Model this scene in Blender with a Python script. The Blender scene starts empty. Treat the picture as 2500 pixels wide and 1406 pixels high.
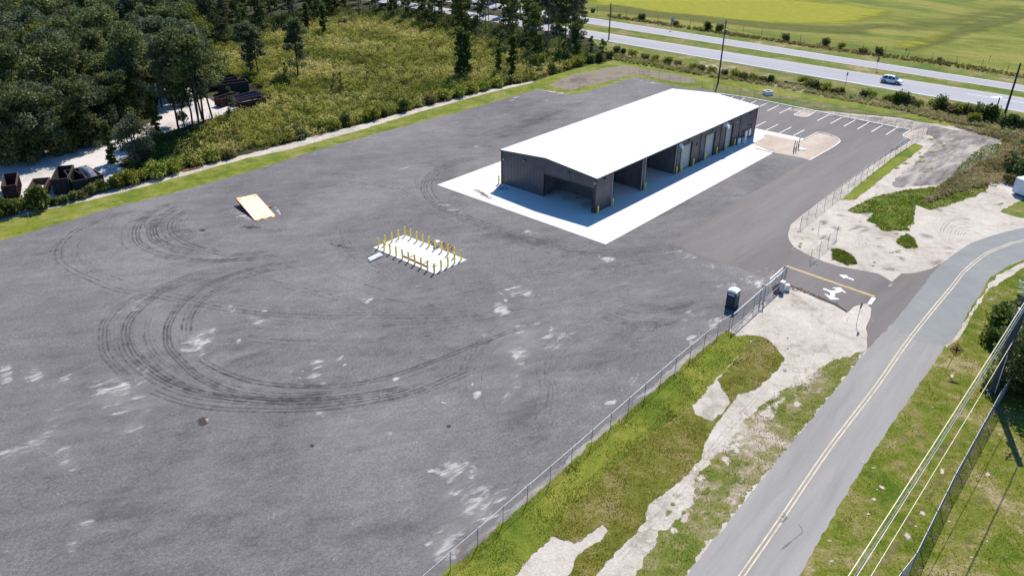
import bpy, bmesh, math, random
import numpy as np
from mathutils import Vector, noise
from mathutils.geometry import tessellate_polygon
sc = bpy.context.scene
COL = sc.collection
R = math.radians
rng = np.random.default_rng(7)
random.seed(7)

# ---------------------------------------------------------------- camera, sun, sky
F, PITCH, ROLL, CAM_H = 1932.6, 0.49677, 0.009276, 46.0
CX, CY = 1250.0, 703.0
fw = Vector((0, math.cos(PITCH), -math.sin(PITCH))); rt0 = Vector((1, 0, 0)); up0 = rt0.cross(fw)
RT = rt0*math.cos(ROLL)+up0*math.sin(ROLL); UPV = -rt0*math.sin(ROLL)+up0*math.cos(ROLL)
cam = bpy.data.objects.new('camera', bpy.data.cameras.new('camera')); COL.objects.link(cam)
cam.data.sensor_width = 36; cam.data.lens = 36*F/2500; cam.data.clip_end = 6000; cam.data.clip_start = 0.5
from mathutils import Matrix
m = Matrix((RT, UPV, -fw)).transposed().to_4x4(); m.translation = Vector((0, 0, CAM_H)); cam.matrix_world = m
sc.camera = cam
SUN_AZ, SUN_EL = R(73), R(49)           # azimuth counted from +X
sun = bpy.data.objects.new('sun', bpy.data.lights.new('sun', 'SUN')); COL.objects.link(sun)
sun.data.energy = 5.0; sun.data.angle = R(0.5); sun.data.color = (1, 0.92, 0.81)
SV = Vector((math.cos(SUN_AZ)*math.cos(SUN_EL), math.sin(SUN_AZ)*math.cos(SUN_EL), math.sin(SUN_EL)))
sun.rotation_euler = (-SV).to_track_quat('-Z', 'Y').to_euler(); sun.location = (0, 0, 80)
w = bpy.data.worlds.new('World'); sc.world = w; w.use_nodes = True
nt = w.node_tree; bg = nt.nodes['Background']; sky = nt.nodes.new('ShaderNodeTexSky')
sky.sky_type = 'NISHITA'; sky.sun_disc = False; sky.sun_elevation = SUN_EL; sky.sun_rotation = math.pi/2-SUN_AZ; sky.dust_density = 0.2; sky.ozone_density = 8.0; sky.air_density = 1.2
hs0 = nt.nodes.new('ShaderNodeHueSaturation'); hs0.inputs['Saturation'].default_value = 1.15; nt.links.new(sky.outputs[0], hs0.inputs['Color']); nt.links.new(hs0.outputs[0], bg.inputs[0]); bg.inputs[1].default_value = 0.11
sc.view_settings.view_transform = 'Standard'; sc.view_settings.look = 'None'
sc.view_settings.gamma = 1; sc.view_settings.exposure = 0.66
sc.cycles.transparent_max_bounces = 24; sc.cycles.max_bounces = 6

# ---------------------------------------------------------------- helpers
def ray(x, y): return RT*((x-CX)/F)-UPV*((y-CY)/F)+fw
def G(x, y, z=0.0):
    d = ray(x, y); t = (z-CAM_H)/d.z
    return Vector((d.x*t, d.y*t, z))
def GP(pts): return [G(*p) for p in pts]
def cv(ox, oy, s, pts): return [(ox+x/s, oy+y/s) for x, y in pts]

def tag(o, label=None, cat=None, group=None, kind=None):
    if label: o['label'] = label
    if cat: o['category'] = cat
    if group: o['group'] = group
    if kind: o['kind'] = kind
    return o
def empty(name, loc=(0, 0, 0), rz=0.0):
    o = bpy.data.objects.new(name, None); COL.objects.link(o); o.location = loc; o.rotation_euler = (0, 0, rz)
    o.empty_display_size = 0.3
    return o
def thing(name, label, cat, loc=(0, 0, 0), rz=0.0, group=None):
    return tag(empty(name, loc, rz), label, cat, group)
def link_mesh(name, me, mat, parent=None):
    o = bpy.data.objects.new(name, me); COL.objects.link(o)
    if mat is not None and not me.materials: me.materials.append(mat)
    if parent is not None: o.parent = parent
    return o
def copy_tree(o, parent=None):
    c = o.copy(); COL.objects.link(c); c.parent = parent
    for ch in [k for k in o.children]: copy_tree(ch, c)
    return c

class MB:
    def __init__(s): s.v = []; s.f = []; s.m = []
    def add(s, vs, fs):
        b = len(s.v); s.v += [tuple(p) for p in vs]; s.f += [tuple(i+b for i in f) for f in fs]; return s
    def box(s, c, d, rz=0.0, top=1.0):
        hx, hy, hz = d[0]/2, d[1]/2, d[2]/2; co, si = math.cos(rz), math.sin(rz); vs = []
        for z in (-1, 1):
            k = top if z > 0 else 1
            for x, y in ((-1, -1), (1, -1), (1, 1), (-1, 1)):
                X, Y = x*hx*k, y*hy*k; vs.append((c[0]+X*co-Y*si, c[1]+X*si+Y*co, c[2]+z*hz))
        return s.add(vs, [(3, 2, 1, 0), (4, 5, 6, 7), (0, 1, 5, 4), (1, 2, 6, 5), (2, 3, 7, 6), (3, 0, 4, 7)])
    def beam(s, a, b, wd, ht, upv=(0, 0, 1)):
        a = Vector(a); b = Vector(b); d = (b-a).normalized(); sd = d.cross(Vector(upv)).normalized()*wd/2; u2 = sd.cross(d).normalized()*ht/2
        vs = [p+i*sd+j*u2 for p in (a, b) for i, j in ((-1, -1), (1, -1), (1, 1), (-1, 1))]
        return s.add(vs, [(3, 2, 1, 0), (4, 5, 6, 7), (0, 1, 5, 4), (1, 2, 6, 5), (2, 3, 7, 6), (3, 0, 4, 7)])
    def tube(s, pts, rad, n=8, cap=True):
        pts = [Vector(p) for p in pts]; k = len(pts); rads = rad if isinstance(rad, (list, tuple)) else [rad]*k; vs = []
        for i, p in enumerate(pts):
            d = (pts[min(i+1, k-1)]-pts[max(i-1, 0)]).normalized(); a = d.orthogonal().normalized() if abs(d.z) < 0.95 else Vector((1, 0, 0))
            if abs(d.z) < 0.95: a = d.cross(Vector((0, 0, 1))).normalized()
            b = d.cross(a)
            for j in range(n):
                t = 2*math.pi*j/n; vs.append(p+(a*math.cos(t)+b*math.sin(t))*rads[i])
        fs = [(i*n+j, i*n+(j+1) % n, (i+1)*n+(j+1) % n, (i+1)*n+j) for i in range(k-1) for j in range(n)]
        if cap: fs += [tuple(reversed(range(n))), tuple(range((k-1)*n, k*n))]
        return s.add(vs, fs)
    def prism(s, poly, z0, z1):
        n = len(poly); vs = [(p[0], p[1], z0) for p in poly]+[(p[0], p[1], z1) for p in poly]
        return s.add(vs, [tuple(reversed(range(n))), tuple(range(n, 2*n))]+[(i, (i+1) % n, n+(i+1) % n, n+i) for i in range(n)])
    def build(s, name, mat, parent=None, smooth=False, attr=None):
        me = bpy.data.meshes.new(name); me.from_pydata(s.v, [], s.f)
        bm = bmesh.new(); bm.from_mesh(me); bmesh.ops.recalc_face_normals(bm, faces=bm.faces); bm.to_mesh(me); bm.free()
        if smooth: me.polygons.foreach_set('use_smooth', [True]*len(me.polygons))
        if attr is not None:
            a = me.attributes.new('mask', 'FLOAT', 'POINT'); a.data.foreach_set('value', attr)
        me.update(); return link_mesh(name, me, mat, parent)

def np_mesh(name, V, Fq, k, tint=None):
    """V (n,3), Fq (m,k) quads or triangles"""
    me = bpy.data.meshes.new(name); nf = len(Fq)
    me.vertices.add(len(V)); me.vertices.foreach_set('co', V.astype(np.float32).ravel())
    me.loops.add(nf*k); me.loops.foreach_set('vertex_index', Fq.astype(np.int32).ravel())
    me.polygons.add(nf); me.polygons.foreach_set('loop_start', np.arange(0, nf*k, k, dtype=np.int32))
    me.update(calc_edges=True)
    if tint is not None:
        a = me.attributes.new('tint', 'FLOAT', 'POINT'); a.data.foreach_set('value', tint.astype(np.float32))
    return me

# ---------------------------------------------------------------- materials
def newmat(name):
    m_ = bpy.data.materials.new(name); m_.use_nodes = True; n = m_.node_tree
    return m_, n, n.nodes['Principled BSDF'], n.nodes['Material Output']
def N(n, t, **kw):
    x = n.nodes.new('ShaderNode'+t)
    for k, v in kw.items():
        if isinstance(k, str) and k.startswith('i_'): x.inputs[k[2:].replace('_', ' ')].default_value = v
        else: setattr(x, k, v)
    return x
def noise_n(n, vec, scale, detail=5, rough=0.6, dist=0.0):
    x = N(n, 'TexNoise'); x.inputs['Scale'].default_value = scale; x.inputs['Detail'].default_value = detail
    x.inputs['Roughness'].default_value = rough; x.inputs['Distortion'].default_value = dist
    n.links.new(vec, x.inputs['Vector']); return x.outputs['Fac']
def ramp(n, fac, stops, mode='LINEAR'):
    r = N(n, 'ValToRGB'); r.color_ramp.interpolation = mode; e = r.color_ramp.elements
    while len(e) < len(stops): e.new(0.5)
    for i, (p, c) in enumerate(stops): e[i].position = p; e[i].color = (*c, 1) if len(c) == 3 else c
    n.links.new(fac, r.inputs[0]); return r.outputs[0]
def mix(n, fac, a, b, typ='MIX'):
    x = N(n, 'Mix', data_type='RGBA', blend_type=typ)
    for s, v in ((0, fac), (6, a), (7, b)):
        if hasattr(v, 'links') or isinstance(v, bpy.types.NodeSocket): n.links.new(v, x.inputs[s])
        else: x.inputs[s].default_value = v if s == 0 else (*v, 1)
    return x.outputs[2]
def math_n(n, op, a, b=0.0, clamp=False):
    x = N(n, 'Math', operation=op, use_clamp=clamp)
    for i, v in enumerate((a, b)):
        if isinstance(v, bpy.types.NodeSocket): n.links.new(v, x.inputs[i])
        else: x.inputs[i].default_value = v
    return x.outputs[0]
def stretched(n, c, rot, scale):
    a = N(n, 'Mapping'); a.inputs['Rotation'].default_value = (0, 0, rot); n.links.new(c, a.inputs[0])
    b = N(n, 'Mapping'); b.inputs['Scale'].default_value = scale; n.links.new(a.outputs[0], b.inputs[0]); return b.outputs[0]
def coords(n): return N(n, 'TexCoord').outputs['Object']
def g3(v): return (v, v, v)

def plain(name, col, rough=0.6, metal=0.0, var=0.06, scale=3.0, spec=0.5, bump=0.0):
    m_, n, p, o = newmat(name); c = coords(n)
    f = noise_n(n, c, scale)
    lo = tuple(max(0, x*(1-var*2)) for x in col); hi = tuple(min(1, x*(1+var*2)) for x in col)
    n.links.new(ramp(n, f, [(0.3, lo), (0.7, hi)]), p.inputs['Base Color'])
    p.inputs['Roughness'].default_value = rough; p.inputs['Metallic'].default_value = metal
    p.inputs['Specular IOR Level'].default_value = spec
    if bump:
        b = N(n, 'Bump'); b.inputs['Strength'].default_value = bump; b.inputs['Distance'].default_value = 0.02
        n.links.new(noise_n(n, c, scale*12), b.inputs['Height']); n.links.new(b.outputs[0], p.inputs['Normal'])
    return m_

def ground(name, big, fine, bigscale=0.06, midscale=0.5, finescale=7.0, finew=0.5, bump=0.4, bdist=0.05, rough=0.95, spec=0.15, stretch=None):
    """big: ramp stops of the slow variation, fine: (dark, light) multipliers of grain"""
    m_, n, p, o = newmat(name); c = coords(n)
    vec = c
    if stretch:
        vec = stretched(n, c, stretch[0], stretch[1])
    a = noise_n(n, vec, bigscale, 6, 0.62, 0.6); b = noise_n(n, vec, midscale, 6, 0.65, 0.4)
    ab = math_n(n, 'ADD', math_n(n, 'MULTIPLY', a, 0.6), math_n(n, 'MULTIPLY', b, 0.4))
    col = ramp(n, ab, big)
    f = noise_n(n, c, finescale, 4, 0.75)
    fr = ramp(n, f, [(0.3, g3(fine[0])), (0.7, g3(fine[1]))])
    col = mix(n, finew, col, fr, 'MULTIPLY')
    n.links.new(col, p.inputs['Base Color'])
    p.inputs['Roughness'].default_value = rough; p.inputs['Specular IOR Level'].default_value = spec*.5
    bp = N(n, 'Bump'); bp.inputs['Strength'].default_value = bump; bp.inputs['Distance'].default_value = bdist
    n.links.new(f, bp.inputs['Height']); n.links.new(bp.outputs[0], p.inputs['Normal'])
    return m_

def decal(name, cols, lo=0.45, hi=0.6, nscale=0.8, namp=1.0, maxa=1.0, stretch=None, rough=0.95, detail=7):
    """patch that fades out with a ragged rim: opacity from attribute 'mask' and noise"""
    m_, n, p, o = newmat(name); c = coords(n); vec = c
    if stretch:
        vec = stretched(n, c, stretch[0], stretch[1])
    at = N(n, 'Attribute'); at.attribute_name = 'mask'
    f = noise_n(n, vec, nscale, detail, 0.68, 0.5)
    s = math_n(n, 'ADD', at.outputs['Fac'], math_n(n, 'MULTIPLY', math_n(n, 'SUBTRACT', f, 0.5), namp*2))
    mr = N(n, 'MapRange', interpolation_type='SMOOTHSTEP'); n.links.new(s, mr.inputs[0])
    mr.inputs[1].default_value = lo; mr.inputs[2].default_value = hi; mr.inputs[4].default_value = maxa
    edge = math_n(n, 'MULTIPLY', mr.outputs[0], math_n(n, 'MULTIPLY', at.outputs['Fac'], 8.0, True), True)
    g = noise_n(n, c, 5.0, 5, 0.7); g2 = noise_n(n, c, 0.35, 4, 0.6)
    n.links.new(mix(n, 0.35, ramp(n, g2, [(0.35, cols[0]), (0.65, cols[1])]), ramp(n, g, [(0.3, g3(0.55)), (0.7, g3(1.0))]), 'MULTIPLY'), p.inputs['Base Color'])
    p.inputs['Roughness'].default_value = rough; p.inputs['Specular IOR Level'].default_value = 0.1
    tr = N(n, 'BsdfTransparent'); mx = N(n, 'MixShader')
    n.links.new(edge, mx.inputs[0]); n.links.new(tr.outputs[0], mx.inputs[1]); n.links.new(p.outputs[0], mx.inputs[2]); n.links.new(mx.outputs[0], o.inputs[0])
    return m_

def leafmat(name, c0, c1, c2, trans=0.35, objvar=0.25):
    m_, n, p, o = newmat(name); c = coords(n)
    at = N(n, 'Attribute'); at.attribute_name = 'tint'
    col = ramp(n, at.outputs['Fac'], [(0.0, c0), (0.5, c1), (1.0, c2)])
    oi = N(n, 'ObjectInfo')
    hv = N(n, 'HueSaturation'); n.links.new(col, hv.inputs['Color'])
    n.links.new(math_n(n, 'ADD', 1-objvar/2, math_n(n, 'MULTIPLY', oi.outputs['Random'], objvar)), hv.inputs['Value'])
    n.links.new(math_n(n, 'ADD', 0.485, math_n(n, 'MULTIPLY', oi.outputs['Random'], 0.03)), hv.inputs['Hue'])
    col = hv.outputs[0]
    n.links.new(col, p.inputs['Base Color']); p.inputs['Roughness'].default_value = 0.7; p.inputs['Specular IOR Level'].default_value = 0.2
    t = N(n, 'BsdfTranslucent'); n.links.new(col, t.inputs[0]); mx = N(n, 'MixShader'); mx.inputs[0].default_value = trans
    n.links.new(p.outputs[0], mx.inputs[1]); n.links.new(t.outputs[0], mx.inputs[2]); n.links.new(mx.outputs[0], o.inputs[0])
    return m_

M = {}
M['meadow'] = ground('meadow_grass', [(0.41, (.08, .115, .018)), (0.49, (.14, .16, .024)), (0.56, (.205, .195, .045))], (.5, 1.2), .03, .28, 1.8, .75, .4, stretch=(0.6, (0.5, 1.6, 1)))
M['verge'] = ground('verge_grass', [(0.40, (.07, .115, .018)), (0.48, (.115, .145, .025)), (0.55, (.18, .165, .06)), (0.63, (.3, .25, .16))], (.4, 1.25), .08, .6, 3, .7, .6)
M['rough_verge'] = ground('rough_verge', [(0.36, (.06, .10, .018)), (0.46, (.10, .125, .03)), (0.54, (.19, .16, .075)), (0.62, (.36, .30, .22))], (.45, 1.2), .06, .3, 3, .7, .6)
M['lawn'] = ground('lawn', [(0.40, (.065, .105, .010)), (0.48, (.12, .145, .018)), (0.54, (.18, .165, .05)), (0.61, (.28, .235, .13))], (.4, 1.25), .14, .8, 5, .8, .8)
M['mottled'] = ground('mottled_verge', [(0.38, (.085, .125, .018)), (0.46, (.14, .155, .035)), (0.53, (.22, .195, .10)), (0.6, (.40, .35, .29))], (.45, 1.2), .14, .8, 5, .8, .7)
M['sod'] = ground('fresh_sod', [(0.36, (.08, .125, .014)), (0.5, (.155, .18, .024)), (0.62, (.24, .225, .05))], (.5, 1.2), .12, .6, 7, .7, .9)
M['sod_far'] = ground('sod_strip', [(0.40, (.085, .125, .014)), (0.5, (.15, .175, .022)), (0.58, (.21, .20, .06))], (.5, 1.2), .2, .8, 4, .7, .6)
M['sod_dry'] = ground('dry_sod', [(0.38, (.11, .12, .014)), (0.5, (.16, .155, .03)), (0.6, (.25, .20, .09))], (.4, 1.25), .3, 1.4, 8, .85, 1.0, .08)
M['sand'] = ground('pale_sand', [(0.38, (.30, .265, .225)), (0.47, (.41, .37, .32)), (0.54, (.45, .41, .36)), (0.64, (.52, .485, .43))], (.55, 1.12), .16, 1.1, 5, .6, .7, .08)
M['woodfloor'] = ground('leaf_litter', [(0.38, (.02, .022, .012)), (0.5, (.04, .04, .02)), (0.62, (.09, .08, .04))], (.4, 1.2), .08, .5, 3, .7, .7)
M['white_sand'] = ground('white_sand', [(0.4, (.34, .32, .30)), (0.55, (.48, .455, .43))], (.8, 1.05), .12, .8, 5, .4, .4)
M['tan_soil'] = ground('tan_soil', [(0.36, (.32, .265, .215)), (0.52, (.40, .335, .28)), (0.64, (.47, .41, .35))], (.8, 1.05), .15, 1.0, 6, .5, .4)
M['dirt'] = ground('grey_dirt', [(0.40, (.13, .118, .11)), (0.5, (.21, .19, .175)), (0.6, (.37, .335, .30))], (.5, 1.15), .12, .7, 5, .6, .6, stretch=(-0.8, (0.5, 1.7, 1)))
M['brown_soil'] = ground('brown_soil', [(0.40, (.12, .105, .09)), (0.5, (.21, .175, .15)), (0.60, (.19, .18, .08))], (.6, 1.1), .12, .6, 4, .6, .6)
M['asphalt_new'] = ground('drive_asphalt', [(0.36, (.128, .116, .112)), (0.52, (.155, .142, .138)), (0.66, (.18, .168, .163))], (.85, 1.08), .05, .35, 12, .4, .2, .01, stretch=(-0.85, (.22, 1.5, 1)))
M['concrete'] = ground('concrete', [(0.36, (.50, .50, .485)), (0.6, (.56, .555, .535))], (.94, 1.03), .1, .8, 8, .3, .1, .005, .8, .3)
M['road_pale'] = ground('county_road', [(0.40, (.21, .204, .196)), (0.5, (.245, .238, .228)), (0.6, (.28, .272, .26))], (.7, 1.12), .06, .5, 14, .5, .2, .01, stretch=(-0.89, (.15, 1.6, 1)))
M['road_patch'] = ground('county_road_new', [(0.4, (.185, .194, .192)), (0.6, (.22, .23, .226))], (.82, 1.08), .08, .5, 14, .5, .2, .01)
M['highway'] = ground('highway', [(0.36, (.265, .265, .285)), (0.6, (.315, .315, .335))], (.85, 1.08), .04, .3, 8, .4, .2, .01, stretch=(0.70, (.12, 1.6, 1)))
# gravel yard: dark millings with drift, streaks and speckle
m_, n, p, o = newmat('millings'); c = coords(n)
a = noise_n(n, c, .035, 5, .6, .8); b = noise_n(n, c, .4, 6, .7, .3)
s_ = noise_n(n, stretched(n, c, -.25, (.25, 1.4, 1)), .5, 6, .65, .5)
s2 = noise_n(n, stretched(n, c, -.85, (.4, 1.8, 1)), 1.1, 7, .72, 1.2)
ab = math_n(n, 'ADD', math_n(n, 'MULTIPLY', a, .38), math_n(n, 'ADD', math_n(n, 'MULTIPLY', b, .22), math_n(n, 'ADD', math_n(n, 'MULTIPLY', s_, .2), math_n(n, 'MULTIPLY', s2, .2))))
col = ramp(n, ab, [(.40, (.078, .075, .077)), (.46, (.108, .104, .106)), (.51, (.126, .121, .122)), (.58, (.160, .154, .152))])
f = noise_n(n, c, 9, 3, .85); f2 = noise_n(n, c, 3.6, 4, .85)
col = mix(n, .62, col, ramp(n, math_n(n, 'ADD', math_n(n, 'MULTIPLY', f, .5), math_n(n, 'MULTIPLY', f2, .5)), [(.36, g3(.25)), (.5, g3(.95)), (.62, g3(1.85))]), 'MULTIPLY')
vo = N(n, 'TexVoronoi'); vo.inputs['Scale'].default_value = 1.3; n.links.new(c, vo.inputs['Vector'])
spk = N(n, 'MapRange'); n.links.new(vo.outputs['Distance'], spk.inputs[0]); spk.inputs[1].default_value = .05; spk.inputs[2].default_value = .035
vc = N(n, 'SeparateColor'); n.links.new(vo.outputs['Color'], vc.inputs[0])
col = mix(n, math_n(n, 'MULTIPLY', spk.outputs[0], math_n(n, 'GREATER_THAN', vc.outputs[0], .8)), col, (.5, .49, .47))
n.links.new(col, p.inputs['Base Color']); p.inputs['Roughness'].default_value = .9; p.inputs['Specular IOR Level'].default_value = .2
bp = N(n, 'Bump'); bp.inputs['Strength'].default_value = .5; bp.inputs['Distance'].default_value = .03; n.links.new(f, bp.inputs['Height']); n.links.new(bp.outputs[0], p.inputs['Normal'])
M['yard'] = m_
M['dust'] = decal('pale_dust', ((.32, .308, .298), (.46, .445, .43)), .92, 1.6, .75, 1.75, .97, stretch=(-0.62, (.6, 1.5, 1)), detail=14)
M['dust_soft'] = decal('thin_dust', ((.24, .232, .228), (.31, .30, .29)), .35, 1.45, .45, 1.1, .65, stretch=(-0.6, (.5, 1.6, 1)))
M['track'] = decal('tyre_mark', ((.055, .052, .055), (.075, .072, .075)), .15, 1.15, .9, .8, .6)
M['damp'] = decal('dark_wash', ((.075, .073, .078), (.095, .093, .098)), .2, 1.5, .35, 1.2, .55, stretch=(-0.4, (.6, 1.5, 1)), detail=10)
M['stain'] = decal('dark_stain', ((.05, .04, .035), (.07, .06, .055)), .4, .9, 1.2, .6, .8)
M['rut'] = decal('sand_rut', ((.2, .17, .15), (.27, .23, .2)), .3, 1.1, 1.2, .6, .6)
M['sandspot'] = decal('sand_spot', ((.40, .35, .30), (.50, .45, .39)), .55, .95, 1.6, 1.1, 1, detail=12)
M['greenspot'] = decal('green_spot', ((.09, .13, .02), (.16, .18, .04)), .55, 1.0, 1.8, 1.1, .95, detail=12)
M['yellowmeadow'] = decal('yellow_meadow', ((.20, .21, .016), (.27, .26, .022)), .3, .7, .08, .5, .9, stretch=(0.6, (.5, 1.6, 1)))
M['darkmeadow'] = decal('dark_meadow', ((.085, .11, .02), (.13, .13, .035)), .3, .9, .12, .6, .75, stretch=(0.6, (.5, 1.6, 1)))
M['browngrass'] = decal('brown_grass', ((.16, .135, .06), (.24, .20, .10)), .5, 1.3, .9, .9, .7, detail=10)
M['white_paint'] = plain('white_paint', (.72, .72, .71), .7, scale=2, var=.05)
M['yellow_paint'] = plain('yellow_paint', (.62, .42, .10), .7, scale=1.5, var=.1)
M['worn_yellow'] = plain('worn_yellow', (.44, .375, .26), .8, scale=1, var=.12)
M['worn_white'] = plain('worn_white_paint', (.42, .42, .43), .8, var=.15)
M['kerb'] = plain('kerb_concrete', (.62, .61, .58), .85, var=.04)
M['tar'] = plain('asphalt_edge', (.025, .022, .02), .95)
# metals
def ribbed(name, col, axis, freq, rough=.45, metal=.3):
    m_, n, p, o = newmat(name); c = coords(n); sx = N(n, 'SeparateXYZ'); n.links.new(c, sx.inputs[0])
    f = noise_n(n, c, .8)
    n.links.new(ramp(n, f, [(.3, tuple(x*.88 for x in col)), (.7, tuple(x*1.1 for x in col))]), p.inputs['Base Color'])
    p.inputs['Roughness'].default_value = rough; p.inputs['Metallic'].default_value = metal
    return m_
M['wall'] = plain('charcoal_steel', (.115, .117, .135), .36, .45, .08, .8)
M['wall_in'] = plain('inner_liner', (.11, .11, .125), .5, .3, .1, .8)
M['roof'] = plain('white_roof', (.78, .78, .77), .45, 0, .02, .5)
M['trim'] = plain('grey_trim', (.16, .17, .18), .4, .4)
M['dark'] = plain('dark_trim', (.02, .02, .024), .5)
M['black'] = plain('black_rubber', (.012, .012, .013), .8)
M['roller'] = plain('roller_door', (.36, .38, .38), .5, .2, .03)
M['galv'] = plain('galvanised', (.32, .33, .34), .5, .6, .08, 4)
M['galv_lt'] = plain('galvanised_pale', (.62, .63, .64), .4, .4, .05, 4)
M['whitemetal'] = plain('white_metal', (.7, .71, .72), .4, .1)
M['yellow'] = plain('bollard_yellow', (.88, .68, .05), .45, 0, .05)
M['pvc'] = plain('white_pvc', (.78, .77, .75), .4)
M['rust'] = plain('red_rust', (.28, .07, .03), .8, .1, .2)
M['orange'] = plain('orange_steel', (.75, .33, .06), .6, .1, .1)
M['orange_deck'] = plain('worn_orange_deck', (.80, .60, .36), .6, .1, .06, 1.5)
M['red'] = plain('red_side', (.5, .06, .02), .5)
M['wood'] = plain('pole_wood', (.045, .038, .035), .85, 0, .15, 2, bump=.3)
M['plank'] = plain('plank', (.35, .28, .2), .8, 0, .15)
M['bin'] = plain('dumpster_steel', (.022, .017, .018), .7, .2, .25, 1.2)
M['bin_rust'] = plain('dumpster_rust', (.065, .024, .02), .8, .1, .3, 1.5)
M['bin_edge'] = plain('dumpster_rim', (.05, .028, .024), .7, .2, .2)
M['potty'] = plain('teal_plastic', (.012, .028, .05), .4, 0, .05)
M['bark'] = plain('bark', (.045, .036, .028), .95, 0, .25, 2, bump=.6)
M['bark_pale'] = plain('pale_bark', (.15, .135, .12), .95, 0, .2, 2, bump=.5)
M['sign_yellow'] = plain('sign_yellow', (.95, .42, .04), .5)
M['sign_blue'] = plain('sign_blue', (.03, .2, .5), .5)
M['sign_back'] = plain('sign_back', (.16, .16, .17), .5, .4)
M['wire'] = plain('bare_wire', (.75, .7, .52), .5, .2)
M['cable'] = plain('pale_cable', (.72, .66, .58), .5)
M['car_paint'] = plain('white_car_paint', (.66, .70, .74), .25, 0, .01); 
M['glass'] = plain('car_glass', (.008, .012, .03), .08, 0, .02, spec=.8)
M['rim'] = plain('alloy_rim', (.3, .31, .33), .35, .7)
M['lamp_lens'] = plain('lamp_lens', (.6, .6, .6), .2); M['tail'] = plain('tail_lens', (.3, .02, .015), .3)
M['trailer'] = plain('trailer_white', (.62, .66, .7), .5, .05)
M['rubble'] = plain('rubble', (.36, .27, .2), .95, 0, .25, 3, bump=.5)
M['heap'] = plain('scrap_heap', (.14, .15, .18), .9, 0, .4, 4, bump=1)
M['heap_white'] = plain('sand_heap', (.5, .47, .43), .9, 0, .1, 3, bump=1)
M['leaf_oak'] = leafmat('oak_leaves', (.042, .062, .020), (.125, .148, .045), (.28, .285, .095))
M['leaf_grey'] = leafmat('grey_green_leaves', (.04, .058, .03), (.105, .128, .065), (.22, .235, .12))
M['leaf_lime'] = leafmat('light_green_leaves', (.06, .075, .008), (.14, .155, .018), (.24, .24, .03))
M['leaf_bush'] = leafmat('bush_leaves', (.035, .058, .008), (.09, .12, .018), (.17, .19, .04))
M['leaf_weed'] = leafmat('weed_leaves', (.10, .135, .012), (.29, .30, .045), (.54, .49, .17), .5)
M['leaf_weed_green'] = leafmat('vine_leaves', (.05, .09, .006), (.13, .18, .014), (.24, .26, .03), .45)
M['leaf_tan'] = leafmat('tan_grass', (.15, .15, .04), (.30, .27, .11), (.46, .38, .20), .4)
M['leaf_brown'] = leafmat('brown_bush', (.09, .09, .02), (.19, .16, .05), (.30, .22, .10), .4)
M['leaf_orange'] = leafmat('orange_leaves', (.15, .05, .01), (.35, .10, .02), (.45, .18, .04), .4)
M['grass_blade'] = leafmat('grass_blades', (.09, .14, .018), (.19, .205, .034), (.30, .28, .075), .45)
M['grass_dry'] = leafmat('dry_blades', (.11, .125, .014), (.19, .19, .03), (.34, .27, .11), .45)

# ---------------------------------------------------------------- ground sheets
def resample(P, step, closed=True):
    out = []; k = len(P)
    for i in range(k if closed else k-1):
        a, b = P[i], P[(i+1) % k]; L = (b-a).length; q = max(1, int(L/step))
        out += [a.lerp(b, j/q) for j in range(q)]
    if not closed: out.append(P[-1])
    return out
def smooth_line(P, q=6, closed=False):
    out = []; k = len(P); rngi = range(k if closed else k-1)
    for i in rngi:
        p0, p1, p2, p3 = [P[(i+d) % k] if closed else P[min(max(i+d, 0), k-1)] for d in (-1, 0, 1, 2)]
        for j in range(q):
            t = j/q; out.append(0.5*((2*p1)+(p2-p0)*t+(2*p0-5*p1+4*p2-p3)*t*t+(3*p1-p0-3*p2+p3)*t**3))
    if not closed: out.append(P[-1])
    return out
def rag(P, amp, f=0.5, seed=0.0):
    k = len(P); out = []
    for i, p in enumerate(P):
        d = (P[(i+1) % k]-P[i-1]); nrm = Vector((d.y, -d.x, 0)).normalized() if d.length > 1e-6 else Vector((0, 0, 0))
        v = 0; a = 1.0; s = f
        for o_ in range(4): v += a*noise.noise(Vector((p.x*s, p.y*s, seed+o_*7))); a *= .55; s *= 2.2
        out.append(p+nrm*v*amp)
    return out
def sheet(name, P, z, mat, amp=0.0, f=.5, step=None, parent=None, kind='structure', px=True):
    if px: P = GP(P)
    P = [Vector((p[0], p[1], 0)) for p in P]
    if amp: P = rag(resample(P, step or max(.25, amp)), amp, f, z*1000)
    tri = tessellate_polygon([P]); me = bpy.data.meshes.new(name)
    me.from_pydata([(p.x, p.y, z) for p in P], [], [tuple(t) for t in tri])
    bm = bmesh.new(); bm.from_mesh(me)
    for fc in bm.faces:
        if fc.normal.z < 0: fc.normal_flip()
    bm.to_mesh(me); bm.free()
    o = link_mesh(name, me, mat, parent)
    if kind and parent is None: o['kind'] = kind
    return o
def line_ext(a, b, e0, e1):
    a, b = G(*a), G(*b); d = (b-a).normalized(); return a-d*e0, b+d*e1

S = 2600
gnd = sheet('ground', [(-S, -400), (S, -400), (S, S), (-S, S)], -0.04, M['meadow'], px=False)
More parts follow.
